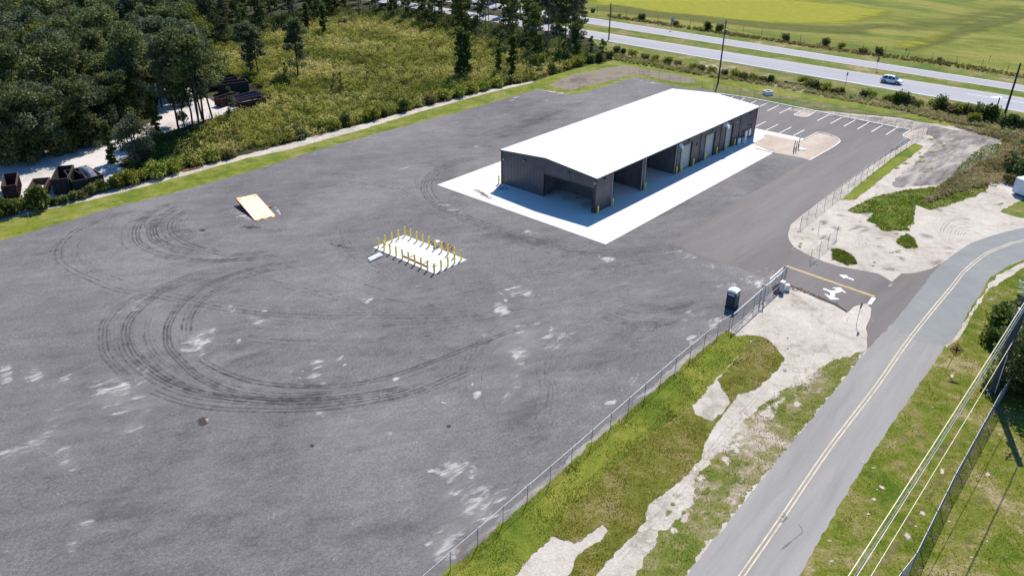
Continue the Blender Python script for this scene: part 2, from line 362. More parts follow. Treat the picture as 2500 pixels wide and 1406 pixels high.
# highway first: defines the verge
hwA = line_ext((1413, 71), (2500, 239), 260, 160); hwB = line_ext((1422, 91), (2500, 275), 260, 160)
hwC = line_ext((1496, 53), (2500, 209), 300, 160); hwD = line_ext((1496, 68), (2500, 225), 300, 160)
W1 = line_ext((1600, 58), (2500, 190), 330, 170)
sheet('grass_verge', [W1[0], W1[1], G(2500, 330)+Vector((120, -60, 0)), G(2300, 300), G(1741, 226), G(1312, 216), G(1100, 100)+Vector((-60, 30, 0))], -0.030, M['verge'], px=False, amp=.6, step=2)
sheet('woodland_floor', [(-700, 720), (-700, -60), (300, -120), (1180, -30), (1440, 95), (1500, 148), (1300, 212), (1100, 250), (880, 310), (600, 380), (300, 460), (0, 540)], -0.024, M['woodfloor'], amp=.5, step=2)
hw = sheet('highway', [hwA[0], hwA[1], hwB[1], hwB[0]], 0.004, M['highway'], px=False)
hw2 = sheet('far_highway', [hwC[0], hwC[1], hwD[1], hwD[0]], 0.004, M['highway'], px=False)
hd = (hwA[1]-hwA[0]).normalized()
def stripe(a, b, wd, z, mat, name, parent, dash=None):
    a = Vector((a[0], a[1], 0)); b = Vector((b[0], b[1], 0)); d = (b-a).normalized(); s_ = Vector((-d.y, d.x, 0))*wd/2; L = (b-a).length
    mb = MB(); t = 0
    while t < L:
        e = min(L, t+(dash[0] if dash else L)); p0, p1 = a+d*t, a+d*e
        mb.add([(q.x, q.y, z) for q in (p0-s_, p1-s_, p1+s_, p0+s_)], [(0, 1, 2, 3)]); t = e+(dash[1] if dash else 1)
    return mb.build(name, mat, parent)
def inset(l, other, k): return [l[0].lerp(other[0], k), l[1].lerp(other[1], k)]
for l, o2, par in ((hwB, hwA, hw), (hwC, hwD, hw2)):
    q = inset(l, o2, .06); stripe(q[0], q[1], .16, .008, M['white_paint'], 'edge_line', par)
for l, o2, par in ((hwA, hwB, hw), (hwD, hwC, hw2)):
    q = inset(l, o2, .06); stripe(q[0], q[1], .16, .008, M['yellow_paint'], 'edge_line', par)
for l, o2, par in ((hwA, hwB, hw), (hwD, hwC, hw2)):
    q = inset(l, o2, .5); stripe(q[0], q[1], .10, .008, M['worn_white'], 'lane_line', par, (3, 9))
l0, l1 = G(2360, 229), G(2500, 252); stripe(l0, l1, .18, .0085, M['white_paint'], 'turn_lane_line', hw)
# straight turn arrow near the frame's right edge
ar = [(2420, 236), (2436, 236.5), (2437, 234.5), (2449, 238.5), (2436, 240.5), (2436, 238.5), (2419, 237.8)]
sheet('turn_arrow', ar, .0085, M['white_paint'], parent=hw)

BU, BV = 0.853407, None
U = Vector((math.cos(BU), math.sin(BU), 0)); V = Vector((-math.sin(BU), math.cos(BU), 0)); B0 = G(1451, 521.5)
def L2W(u, v, z=0): return B0+U*u+V*v+Vector((0, 0, z))

# yard
yard_px = [(-700, 790), (-400, 705), (0, 587), (142, 545), (285, 503), (427, 468), (569, 428), (671, 398), (793, 358.6), (941, 319), (1126, 270), (1271, 228), (1312, 216), (1393, 231), (1445, 218), (1551, 186), (1638, 206), (1741, 226), (1845, 250), (2000, 392), (2010, 420), (1840, 560), (1780, 620), (1925, 680), (1780, 808), (1628, 926), (1452, 1077), (1301, 1212), (1181, 1318), (1080, 1406), (850, 1640), (-900, 1640)]
yard = sheet('gravel_yard', yard_px, 0.0, M['yard'], amp=.22, f=.5, step=.5)
# pale chippings along the yard's fence side
sheet('chipping_edge', [(1085, 1406), (1186, 1318), (1306, 1212), (1457, 1077), (1633, 926), (1775, 806), (1740, 815), (1600, 935), (1424, 1085), (1268, 1222), (1130, 1335), (1010, 1430), (1020, 1470)], .006, M['dirt'], amp=.35, step=.3, parent=yard, kind=None)
# north-west strips
sheet('sand_strip', [(-500, 690), (0, 529), (128, 495), (240, 470), (341, 446), (484, 407), (700, 352), (725, 344), (885, 303), (1027, 262), (1198, 218), (1300, 199), (1310, 206), (1198, 236), (1027, 285), (885, 328), (725, 372), (484, 432), (341, 472), (236, 497), (128, 520), (0, 555), (-500, 720)], -.010, M['sand'], amp=.35, step=.5)
nwstrip = [(-700, 755), (-400, 668), (0, 542), (128, 508), (236, 485), (341, 459), (484, 419.5), (600, 387), (700, 367), (885, 316), (1027, 273), (1198, 226), (1299, 203), (1337, 188), (1442, 159), (1499, 148), (1598, 157), (1741, 190), (1741, 228), (1638, 208), (1551, 188), (1445, 220), (1393, 233), (1312, 218), (1271, 230), (1126, 272), (941, 321), (793, 361), (671, 400), (569, 430), (427, 470), (285, 505), (142, 547), (0, 589), (-400, 707), (-700, 792)]
sheet('grass_strip', nwstrip, .003, M['sod_far'], amp=.22, step=.5)
sheet('bare_soil', [(1340, 209), (1400, 182), (1470, 168), (1520, 160), (1560, 168), (1640, 180), (1690, 190), (1700, 205), (1640, 200), (1551, 180), (1500, 195), (1425, 212), (1392, 222)], .009, M['brown_soil'], amp=.5, step=.6)
# woods clearing and lane of white sand
sheet('sand_clearing', [(-500, 440), (0, 396), (140, 360), (240, 338), (330, 318), (385, 290), (385, 235), (350, 215), (270, 190), (255, 165), (300, 165), (365, 185), (400, 190), (445, 208), (480, 225), (520, 248), (560, 255), (590, 262), (560, 277), (512, 290), (444, 312), (395, 327), (345, 347), (330, 372), (300, 390), (290, 405), (330, 432), (290, 442), (200, 472), (130, 494), (100, 500), (0, 520), (-500, 660)], -.015, M['white_sand'], amp=.5, step=.6)
sheet('sand_clearing', [(440, -30), (480, -30), (520, 30), (500, 46), (470, 25)], -.015, M['white_sand'], amp=.5, step=.8)

# east side sand, verge and roads
sheet('sand_ground', [(1900, 262), (2040, 274), (2190, 288), (2262, 300), (2330, 308), (2420, 330), (2500, 350), (2800, 420), (2700, 560), (2500, 560), (2350, 620), (2298, 650), (2150, 860), (2000, 1090), (1850, 1260), (1650, 1500), (1100, 1500), (1040, 1440), (1181, 1322), (1452, 1080), (1775, 806), (1905, 690), (1990, 715), (1930, 640), (1880, 570), (2170, 360), (2180, 330), (1990, 290)], -.006, M['sand'], amp=.4, step=.5)
sheet('rough_verge', [(1880, 262), (1700, 150), (1900, 172), (2500, 277), (2900, 340), (2900, 520), (2500, 390), (2420, 330), (2330, 306), (2245, 298), (2190, 286), (2040, 272)], -.003, M['rough_verge'], amp=.5, step=.7)
sheet('verge_grass', cv(2100, 140, 5.86, [(-1900, 150), (0, 400), (1000, 570), (2500, 810), (2500, 1000), (1950, 830), (1000, 700), (0, 520), (-1900, 260)]), .000, M['verge'], amp=.4, step=.6)
# county road
rl = [(1560, 1560), (1673, 1406), (1900, 1120), (1990, 1011), (2116, 856), (2171, 798)]
rl2 = [(2171, 798), (2201, 765), (2252, 700), (2294, 649), (2356, 603), (2399, 584), (2500, 556), (2700, 520)]
rr = [(2307, 846), (2287, 876), (2136, 1097), (2066, 1207), (1950, 1406), (1880, 1540)]
rr2 = [(2800, 600), (2600, 612), (2500, 634), (2428, 670), (2406, 692), (2402, 705), (2362, 765), (2337, 815), (2307, 846)]
lawnp = [(1860, 1560), (1940, 1406), (2060, 1207), (2130, 1097), (2280, 876), (2355, 765), (2395, 705), (2420, 670), (2500, 630), (2600, 606), (3100, 560), (3300, 1500), (2600, 1700)]
sheet('lawn', lawnp, .006, M['lawn'])
sheet('road_shoulder', [(2294, 835), (2335, 820), (2368, 765), (2408, 705), (2436, 672), (2505, 637), (2620, 612), (2620, 630), (2500, 655), (2440, 690), (2415, 705), (2372, 770), (2342, 824), (2312, 852)], .009, M['sand'], amp=.3, step=.4)
road = sheet('county_road', smooth_line(GP(rl), 4)[:]+smooth_line(GP(rl2), 5)+smooth_line(GP(rr2), 5)+smooth_line(GP(rr), 4), .016, M['road_pale'], px=False, amp=.14, f=.8, step=.35)
patch = [(2116, 856), (2171, 798), (2221, 818), (2236, 830), (2300, 845)]
sheet('newer_surface', smooth_line(GP([(2176, 796), (2201, 765), (2252, 700), (2294, 649), (2356, 603), (2399, 584), (2500, 556), (2700, 522)]), 5)+smooth_line(GP([(2800, 598), (2600, 610), (2500, 632), (2427, 669), (2400, 705), (2360, 765), (2335, 814), (2306, 845)]), 5)+GP([(2270, 836), (2236, 830), (2221, 818)]), .020, M['road_patch'], px=False, amp=.06, step=.4, parent=road)
# centre line (double) as two ribbons
def ribbon(P, wd, z, mat, name, parent=None, off=0.0, ends=True, attr=False, strength=1.0, mb=None, at=None):
    P = [Vector((p.x, p.y, 0)) for p in P]; k = len(P); own = mb is None; mb = mb or MB(); at = at if at is not None else []
    vs = []; msk = []
    for i, p in enumerate(P):
        d = (P[min(i+1, k-1)]-P[max(i-1, 0)]).normalized(); s_ = Vector((-d.y, d.x, 0))
        for e, mv in ((-1, 0), (0, 1), (1, 0)):
            q = p+s_*(off+e*wd/2); vs.append((q.x, q.y, z)); fade = min(1, i/4, (k-1-i)/4) if ends else 1
            msk.append(mv*strength*(fade if attr else 1))
    fs = [(i*3+j, i*3+j+1, i*3+4+j, i*3+3+j) for i in range(k-1) for j in range(2)]
    mb.add(vs, fs); at += msk
    if own: return mb.build(name, mat, parent, attr=at if attr else None)
cl = smooth_line(GP([(1745, 1500), (1810, 1406), (1900, 1277), (2026, 1092), (2141, 941), (2226, 820), (2324, 700), (2354, 663), (2404, 622), (2452, 601), (2500, 588), (2700, 560)]), 8)
for off in (-.16, .16): ribbon(cl, .12, .024, M['worn_yellow'], 'centre_line', road, off)
# drive and car park asphalt
drive_px = [(1843, 242), (1930, 258), (2100, 293), (2182, 310), (2224, 321), (2205, 332), (2204, 336), (2224, 343), (2150, 388), (2092, 428), (2020, 480), (1955, 527), (1931, 548), (1924, 570), (1926, 586), (1938, 603), (1972, 622), (2013, 639), (2044, 649), (2116, 663), (2145, 668), (2178, 688), (2200, 668), (2236, 666), (2274, 656), (2298, 643), (2260, 712), (2205, 770), (2180, 800), (2122, 862), (2116, 850), (2118, 816), (2114, 799), (2125, 773), (2127, 752), (2118, 741), (2105, 741), (2086, 748), (2071, 761), (2041, 741), (2009, 729), (1967, 709), (1913, 690), (1847, 669), (1807, 654), (1753, 639), (1700, 622), (1645, 602), (1650, 585), (1800, 492), (1973, 392), (1985, 385), (1760, 330), (1700, 300), (1700, 214), (1760, 226)]
drive = sheet('drive_and_car_park', drive_px, .012, M['asphalt_new'], amp=.06, f=.6, step=.4)
sheet('tar_edge', [(1913, 688), (1967, 706), (2009, 726), (2041, 738), (2071, 758), (2068, 764), (2038, 745), (2004, 732), (1962, 713), (1911, 693)], .008, M['tar'], parent=drive, amp=.05)
K = lambda pts: cv(1780, 200, 5, pts)
tan = sheet('planting_island', K([(250, 760), (460, 640), (870, 722), (930, 702), (1060, 632), (1100, 624), (1200, 642), (1300, 682), (1350, 722), (1345, 745), (1290, 790), (985, 962), (900, 932), (700, 895), (530, 862), (320, 808)]), .020, M['tan_soil'], amp=.08, step=.5)
isl = sheet('planting_island', K([(935, 338), (800, 400), (808, 418), (870, 430), (940, 432), (965, 426), (1058, 372), (1040, 352)]), .020, M['tan_soil'])
sheet('planting_island', K([(2215, 597), (2130, 650), (2125, 662), (2215, 708), (2400, 640), (2430, 560)]), .020, M['tan_soil'])
walk = sheet('walkway', K([(250, 556), (320, 570), (930, 698), (870, 722), (455, 640), (300, 735), (200, 700)]), .026, M['concrete'])
def kerb(pts, name='kerb', wd=.16, ht=.13, close=False):
    P = smooth_line(GP(pts), 4, close); mb = MB(); k = len(P); vs = []
    for i, p in enumerate(P):
        d = (P[(i+1) % k]-P[i-1]) if close else (P[min(i+1, k-1)]-P[max(i-1, 0)]); d.normalize(); s_ = Vector((-d.y, d.x, 0))*wd/2
        vs += [(p.x-s_.x, p.y-s_.y, 0), (p.x-s_.x, p.y-s_.y, ht), (p.x+s_.x, p.y+s_.y, ht), (p.x+s_.x, p.y+s_.y, 0)]
    fs = [(i*4+j, (i+1) % k*4+j, (i+1) % k*4+j+1, i*4+j+1) for i in range(k if close else k-1) for j in range(3)]
    if not close: fs += [(0, 1, 2, 3), ((k-1)*4+3, (k-1)*4+2, (k-1)*4+1, (k-1)*4)]
    mb.add(vs, fs); return mb.build(name, M['kerb'], drive)
kerb(K([(920, 706), (990, 668), (1060, 631), (1100, 622), (1200, 640), (1300, 680), (1345, 715), (1350, 740), (1290, 790), (1140, 876), (985, 965)]))
kerb(K([(930, 336), (865, 368), (803, 400), (806, 420), (870, 432), (940, 434), (965, 427), (1010, 400), (1058, 370)]))
kerb(K([(-300, 130), (0, 165), (310, 214), (900, 330), (1500, 452), (2010, 552)]), wd=.3)
kerb(K([(2080, 566), (2215, 594)])); kerb(K([(2215, 597), (2165, 625), (2125, 652), (2128, 668), (2170, 688), (2215, 710)]))
kerb(K([(320, 812), (420, 838), (530, 866)]), wd=.3)
pk = [(465, 357, 615, 285), (612, 387, 765, 315), (340, 318, 470, 260), (220, 290, 330, 232), (90, 262, 190, 200), (-40, 240, 50, 178), (1075, 478, 1220, 402), (1237, 512, 1378, 435), (1402, 544, 1540, 467), (1568, 578, 1705, 497), (1738, 612, 1873, 530), (1915, 648, 2048, 562), (320, 550, 445, 488), (450, 592, 598, 522), (610, 628, 760, 554), (780, 662, 922, 588)]
for a_, b_, c_, d_ in pk: stripe(G(1780+a_/5, 200+b_/5), G(1780+c_/5, 200+d_/5), .13, .018, M['white_paint'], 'parking_line', drive)
for dy in (-.13, .13):
    a_, b_ = G(1760+1050/6.571, 630+130/6.571), G(1760+2470/6.571, 630+620/6.571); d_ = (b_-a_).normalized(); o_ = Vector((-d_.y, d_.x, 0))*dy
    stripe(a_+o_, b_+o_, .11, .018, M['yellow_paint'], 'centre_line', drive)
A = lambda pts: cv(1760, 630, 6.571, pts)
sheet('stop_bar', A([(2420, 630), (2485, 645), (2410, 745), (2350, 735)]), .018, M['white_paint'], parent=drive)
sheet('lane_arrow', A([(1897, 267), (2030, 281), (2020, 303), (2140, 345), (2122, 358), (2000, 312), (1980, 329)]), .018, M['white_paint'], parent=drive)
B2 = lambda pts: cv(1990, 690, 16.667, pts)
sheet('turn_arrow', B2([(312, 268), (370, 228), (520, 290), (640, 325), (750, 332), (860, 300), (880, 262), (680, 208), (960, 200), (1030, 200), (1105, 290), (1260, 412), (1250, 425), (1090, 345), (1045, 360), (960, 405), (830, 420), (780, 430), (815, 510), (790, 575), (750, 612), (975, 660), (965, 682), (640, 685), (540, 600), (375, 455), (385, 448), (580, 540), (620, 510), (630, 450), (590, 390), (500, 335)]), .018, M['white_paint'], parent=drive)

# sods and bare spots between yard and road
C1 = lambda pts: cv(1000, 700, 1.991, pts)
sodA = C1([(100, 1460), (160, 1406), (360, 1230), (600, 1020), (900, 750), (1250, 450), (1540, 212), (1600, 240), (1640, 235), (1690, 238), (1620, 310), (1500, 440), (1445, 500), (1390, 565), (1240, 670), (1080, 800), (900, 960), (750, 1110), (690, 1215), (600, 1300), (520, 1400), (470, 1470)])
sodB = C1([(1040, 785), (1200, 655), (1320, 560), (1375, 570), (1392, 625), (1470, 655), (1530, 605), (1560, 562), (1500, 452), (1620, 310), (1690, 238), (1735, 250), (1790, 305), (1820, 350), (1792, 400), (1740, 450), (1680, 500), (1600, 520), (1560, 570), (1480, 680), (1430, 770), (1420, 830), (1330, 930), (1220, 1015), (1160, 1060), (1150, 1130), (1060, 1230), (1000, 1290), (900, 1406), (860, 1470), (760, 1470), (780, 1400), (815, 1300), (880, 1260), (925, 1235), (965, 1185), (940, 1155), (850, 1212), (800, 1245), (650, 1200), (710, 1090), (860, 940)])
sheet('lush_sod', sodA, .030, M['sod'], amp=.34, f=.8, step=.15)
sheet('dry_sod', sodB, .024, M['sod_dry'], amp=.22, f=1.2, step=.15)
roughp = C1([(1080, 1460), (1100, 1400), (1200, 1230), (1370, 1060), (1390, 920), (1560, 760), (1650, 640), (1750, 545), (1850, 480), (1960, 420), (2060, 360), (2210, 308), (2214, 312), (1982, 612), (1782, 852), (1550, 1120), (1330, 1400), (1280, 1460)])
sheet('verge_grass', roughp, .002, M['mottled'], amp=.5, f=.9, step=.2)
# sod strip and green drifts on the right
C6 = lambda pts: cv(1900, 380, 4.167, pts)
g1 = [(2233, 350), (2255, 358), (2228, 380), (2171, 421), (2128, 457), (2087, 488), (2053, 488), (2116, 435), (2186, 380)]
sheet('sod_strip', g1, .020, M['sod'], amp=.2, step=.25)
g2 = C6([(700, 560), (850, 480), (1050, 400), (1300, 350), (1600, 320), (1750, 230), (1850, 100), (1950, 0), (2100, -100), (2600, -150), (2600, 50), (2440, 150), (2150, 200), (2130, 350), (2000, 410), (1740, 500), (1560, 555), (1400, 500), (1380, 650), (1330, 760), (1060, 770), (990, 700), (900, 660), (980, 580), (800, 590)])
sheet('weedy_bank', g2, .014, M['verge'], amp=.5, f=.6, step=.3)
sheet('weed_patch', C6([(540, 960), (620, 950), (760, 1020), (800, 1100), (700, 1110), (560, 1050)]), .014, M['sod'], amp=.3, step=.2)
sheet('weed_patch', C6([(1210, 850), (1300, 800), (1380, 850), (1420, 940), (1300, 940), (1220, 900)]), .014, M['sod'], amp=.3, step=.2)
sheet('weed_patch', C6([(2260, 570), (2600, 380), (2700, 600), (2480, 640), (2350, 610)]), .014, M['verge'], amp=.4, step=.3)
sheet('dirt_track', [(1925, 263), (2040, 277), (2190, 292), (2262, 303), (2330, 318), (2400, 318), (2440, 345), (2430, 380), (2400, 405), (2340, 432), (2300, 452), (2185, 458), (2178, 445), (2230, 400), (2262, 372), (2285, 345), (2270, 330), (2190, 308), (2040, 285), (1925, 270)], .016, M['dirt'], amp=.5, step=.3)
sheet('sod_strip', [(2185, 282), (2245, 280), (2305, 291), (2331, 304), (2310, 308), (2254, 295)], .022, M['sod_far'], amp=.25, step=.3)
sheet('sod_strip', [(1741, 190), (1741, 200), (1850, 222), (1950, 240), (2050, 258), (2180, 280), (2180, 270), (2050, 245), (1950, 226), (1850, 208)], .010, M['sod_far'], amp=.6, f=.4, step=.4)
sheet('concrete_strip', [(2224, 343), (2232, 347), (2160, 392), (2098, 438), (2024, 492), (1975, 535), (1955, 534), (2020, 486), (2092, 433), (2150, 393)], .022, M['sand'], amp=.06)

# apron
ap = [(-7.65, 25.47), (-7.65, -7.5), (43.95, -7.4), (46.3, -2.3), (51.8, -2.1), (51.8, 0.4), (0.5, 0.4), (0.5, 18), (8.5, 18), (8.5, 25.47)]
apron = sheet('concrete_apron', [L2W(*q) for q in ap], .030, M['concrete'], px=False)
flr = sheet('shed_floor', [L2W(*q) for q in ((.5, .4), (51, .4), (51, 18), (.5, 18))], .026, M['concrete'], px=False)
mbj = MB()
for q in range(0, 12):
    u0 = -7.65+q*4.6
    if u0 < 44: a_, b_ = L2W(u0, -7.45), L2W(u0, -.1); mbj.beam((a_.x, a_.y, .0305), (b_.x, b_.y, .0305), .03, .003)
for q in range(1, 6): a_, b_ = L2W(-7.6, -7.5+q*5.6), L2W(-.1, -7.5+q*5.6); mbj.beam((a_.x, a_.y, .0305), (b_.x, b_.y, .0305), .03, .003)
mbj.build('expansion_joints', M['kerb'], apron)

# ---------------------------------------------------------------- marks in the yard, soft patches
def blob(mb, at, cx, cy, rx, ry, z, ang=0.0, st=1.0, n=28, rings=7, plateau=1.0):
    c0 = G(cx, cy); ax = G(cx+rx, cy)-c0; ay = G(cx, cy-ry)-c0; vs = [(c0.x, c0.y, z)]; ms = [st]
    ca, sa = math.cos(ang), math.sin(ang)
    for r_ in range(1, rings+1):
        for j in range(n):
            t = 2*math.pi*j/n; k = r_/rings; x, y = math.cos(t)*k, math.sin(t)*k
            # rotation in picture proportions
            X = x*ca*rx-y*sa*ry; Y = x*sa*rx+y*ca*ry; p = G(cx+X, cy-Y)
            vs.append((p.x, p.y, z)); ms.append(st*min(1, (1-k)*plateau))
    fs = [(0, 1+j, 1+(j+1) % n) for j in range(n)]
    for r_ in range(rings-1):
        b = 1+r_*n; fs += [(b+j, b+n+j, b+n+(j+1) % n, b+(j+1) % n) for j in range(n)]
    mb.add(vs, fs); at += ms
def blobs(name, lst, z, mat, parent, plateau=1.0):
    mb = MB(); at = []
    for i, b in enumerate(lst): blob(mb, at, *b[:4], z+i*.00005, *(b[4:]), plateau=plateau)
    return mb.build(name, mat, parent, attr=at)
dust = [(487, 832, 62, 30, .5, 1.25), (455, 845, 30, 12, .5, 1.1), (270, 948, 75, 30, .25, 1.2), (345, 925, 25, 40, -.2, 1.1), (300, 985, 80, 45, .3, .95), (130, 1020, 60, 30, .4, .85), (15, 915, 26, 40, 0, 1.15), (80, 915, 40, 22, .1, 1.1), (70, 1088, 95, 24, .35, 1.15), (165, 1120, 40, 40, .5, .9), (215, 1285, 30, 25, 0, 1.05), (175, 1330, 18, 36, -.2, .95),
 (783, 888, 45, 18, .35, 1.1), (770, 920, 28, 13, .1, 1.3), (1268, 712, 52, 16, -.2, 1.15), (1225, 758, 30, 22, -.6, 1.25), (1255, 800, 70, 28, -.5, .95), (1362, 818, 62, 18, .1, 1.2), (1345, 845, 38, 25, .5, .95), (1268, 868, 28, 38, 0, 1.1), (1262, 930, 22, 40, .2, .95), (1165, 966, 16, 15, 0, 1.3), (1235, 980, 15, 30, -.4, 1.0), (1128, 1145, 58, 26, -.2, 1.25), (1100, 1165, 38, 22, -.3, 1.15), (1185, 1230, 80, 55, .2, 1.25), (1130, 1210, 55, 45, .3, .9), (1105, 1300, 75, 32, .7, 1.0), (1090, 1350, 50, 40, .7, 1.15), (1550, 935, 34, 15, -.5, 1.1), (1490, 985, 18, 10, 0, 1.2),
 (628, 785, 32, 16, -.3, 1.1), (565, 757, 15, 14, 0, 1.1), (898, 733, 20, 12, 0, 1.2), (1022, 695, 26, 8, 0, 1.0), (662, 728, 26, 10, .3, .95), (335, 748, 36, 14, .3, .95), (290, 762, 20, 8, 0, .95), (708, 955, 25, 8, .1, 1.0), (968, 928, 14, 11, -.4, 1.1), (785, 1012, 22, 9, -.2, 1.0), (860, 1050, 38, 9, .1, .9), (940, 1057, 26, 7, 0, 1.0), (352, 1010, 40, 16, .2, .9), (325, 1045, 42, 18, .1, .9),
 (1489, 635, 26, 11, -.1, 1.25), (1660, 620, 50, 14, -.2, 1.05), (1730, 650, 30, 10, -.2, .95), (1680, 775, 30, 14, .3, 1.0), (1744, 790, 30, 18, .6, 1.3), (1690, 828, 22, 14, .1, 1.3), (1850, 690, 50, 22, -.2, 1.2), (1870, 672, 45, 12, -.3, 1.1), (1775, 700, 38, 14, .2, 1.0), (1590, 920, 34, 12, .1, 1.0), (1583, 960, 26, 14, 0, 1.0),
 (590, 525, 34, 9, -.5, 1.1), (575, 518, 22, 6, 0, 1.0), (678, 515, 16, 4, -.95, 1.3), (1100, 508, 60, 10, -.3, 1.05), (990, 410, 50, 7, .2, .8), (1190, 425, 50, 8, .2, .8), (1250, 243, 22, 5, .2, 1.15), (1330, 246, 14, 3, 0, 1.1), (1165, 360, 12, 4, 0, 1.2), (1402, 253, 10, 3, 0, 1.3), (775, 375, 14, 3, .2, 1.0), (1290, 572, 40, 12, 0, .9), (510, 478, 20, 5, 0, .8), (1350, 225, 60, 5, -.17, 1.15), (1600, 205, 60, 4, -.2, 1.1), (1500, 205, 60, 3, .3, .95), (1000, 305, 60, 3, .27, 1.0), (250, 515, 60, 3, .28, 1.05), (75, 566, 60, 3, .3, 1.1), (600, 422, 50, 3, .28, 1.0)]
blobs('dust_patches', [(a, b, c*1.45, d*1.45, e, f) for a, b, c, d, e, f in dust if (a, b) not in ((250, 515), (75, 566), (600, 422), (1000, 305))], .0240, M['dust'], yard, 1.6)
r_ = random.Random(3); more = []
for (x, y, rx, ry, an, st_) in dust:
    for k in range(3 if rx > 20 else 1):
        more.append((x+r_.gauss(0, rx*.8), y+r_.gauss(0, ry*.8), rx*r_.uniform(.2, .6), ry*r_.uniform(.2, .6), an+r_.uniform(-.4, .4), st_*r_.uniform(.85, 1.05)))
for _ in range(60): x, y = r_.uniform(0, 1700), r_.uniform(430, 1400); more.append((x, y, r_.uniform(4, 16), r_.uniform(2, 7), r_.uniform(-.3, .6), r_.uniform(.8, 1.1)))
more = [q for q in more if q[0] < 1080+(1380-q[1])*1.14-30 and q[1] > 600-q[0]*.22 and not (1060 < q[0] < 1900 and q[1] < 610) and not (q[0] > 1620 and q[1] < 640)]
blobs('dust_flecks', more, .0130, M['dust'], yard, 1.6)
blobs('damp_patches', [(1100, 440, 90, 60, -.6, .9), (1250, 580, 240, 34, -.1, .8), (430, 560, 200, 60, -.2, .8), (1280, 1000, 90, 160, .2, .9), (600, 860, 240, 110, -.2, .7), (1650, 760, 200, 60, 0, .8), (900, 620, 160, 60, 0, .7), (1450, 480, 160, 50, -.5, .8), (1640, 500, 120, 30, .5, .9), (900, 1300, 400, 110, .2, .7), (350, 1250, 260, 100, .1, .75), (1500, 850, 180, 90, .4, .7), (1300, 300, 200, 22, .4, .9), (700, 470, 200, 36, .2, .7)], .0025, M['damp'], yard)
soft = [(a, b, c*2.6, d*2.4, e, .95) for a, b, c, d, e, f in dust if b > 430]+[(300, 960, 320, 120, .2, 1.1), (1260, 830, 160, 190, -.2, 1.15), (1150, 1230, 200, 150, .3, 1.1), (900, 430, 420, 60, .25, .9), (1550, 700, 300, 90, 0, .95), (1000, 720, 400, 60, 0, .9), (900, 1050, 300, 110, .1, .85), (500, 1200, 300, 130, .2, .75), (1180, 300, 220, 40, .25, 1.0), (1480, 240, 150, 18, .3, .9), (1700, 760, 140, 60, .3, .9), (80, 760, 260, 80, 0, .75), (1640, 650, 180, 60, -.2, 1.0), (1250, 960, 90, 130, .2, 1.0)]
blobs('thin_dust', soft, .0050, M['dust_soft'], yard)
stn = [(497, 1028, 26, 18, .4, 1.3), (762, 1088, 12, 8, 0, 1.2), (495, 562, 16, 6, 0, 1.2), (1095, 1040, 14, 8, 0, 1.0), (830, 600, 60, 14, -.1, .8), (1180, 475, 70, 12, -.5, .8), (610, 555, 60, 12, 0, .8)]
blobs('dark_stains', stn, .0420, M['stain'], yard)
blobs('sand_spots', [(507, 1026, 13, 11, 0, 1.1), (1083, 984, 14, 5, -.2, 1.2), (1078, 608, 34, 7, -.25, 1.1), (1045, 596, 26, 6, -.2, 1.0), (1345, 225, 50, 3, -.15, 1.0)], .0460, M['sandspot'], yard)
Z2 = lambda pts: cv(0, 300, 3.514, pts)
Z3 = lambda pts: cv(0, 600, 1.744, pts)
Z5 = lambda pts: cv(1400, 600, 4.686, pts)
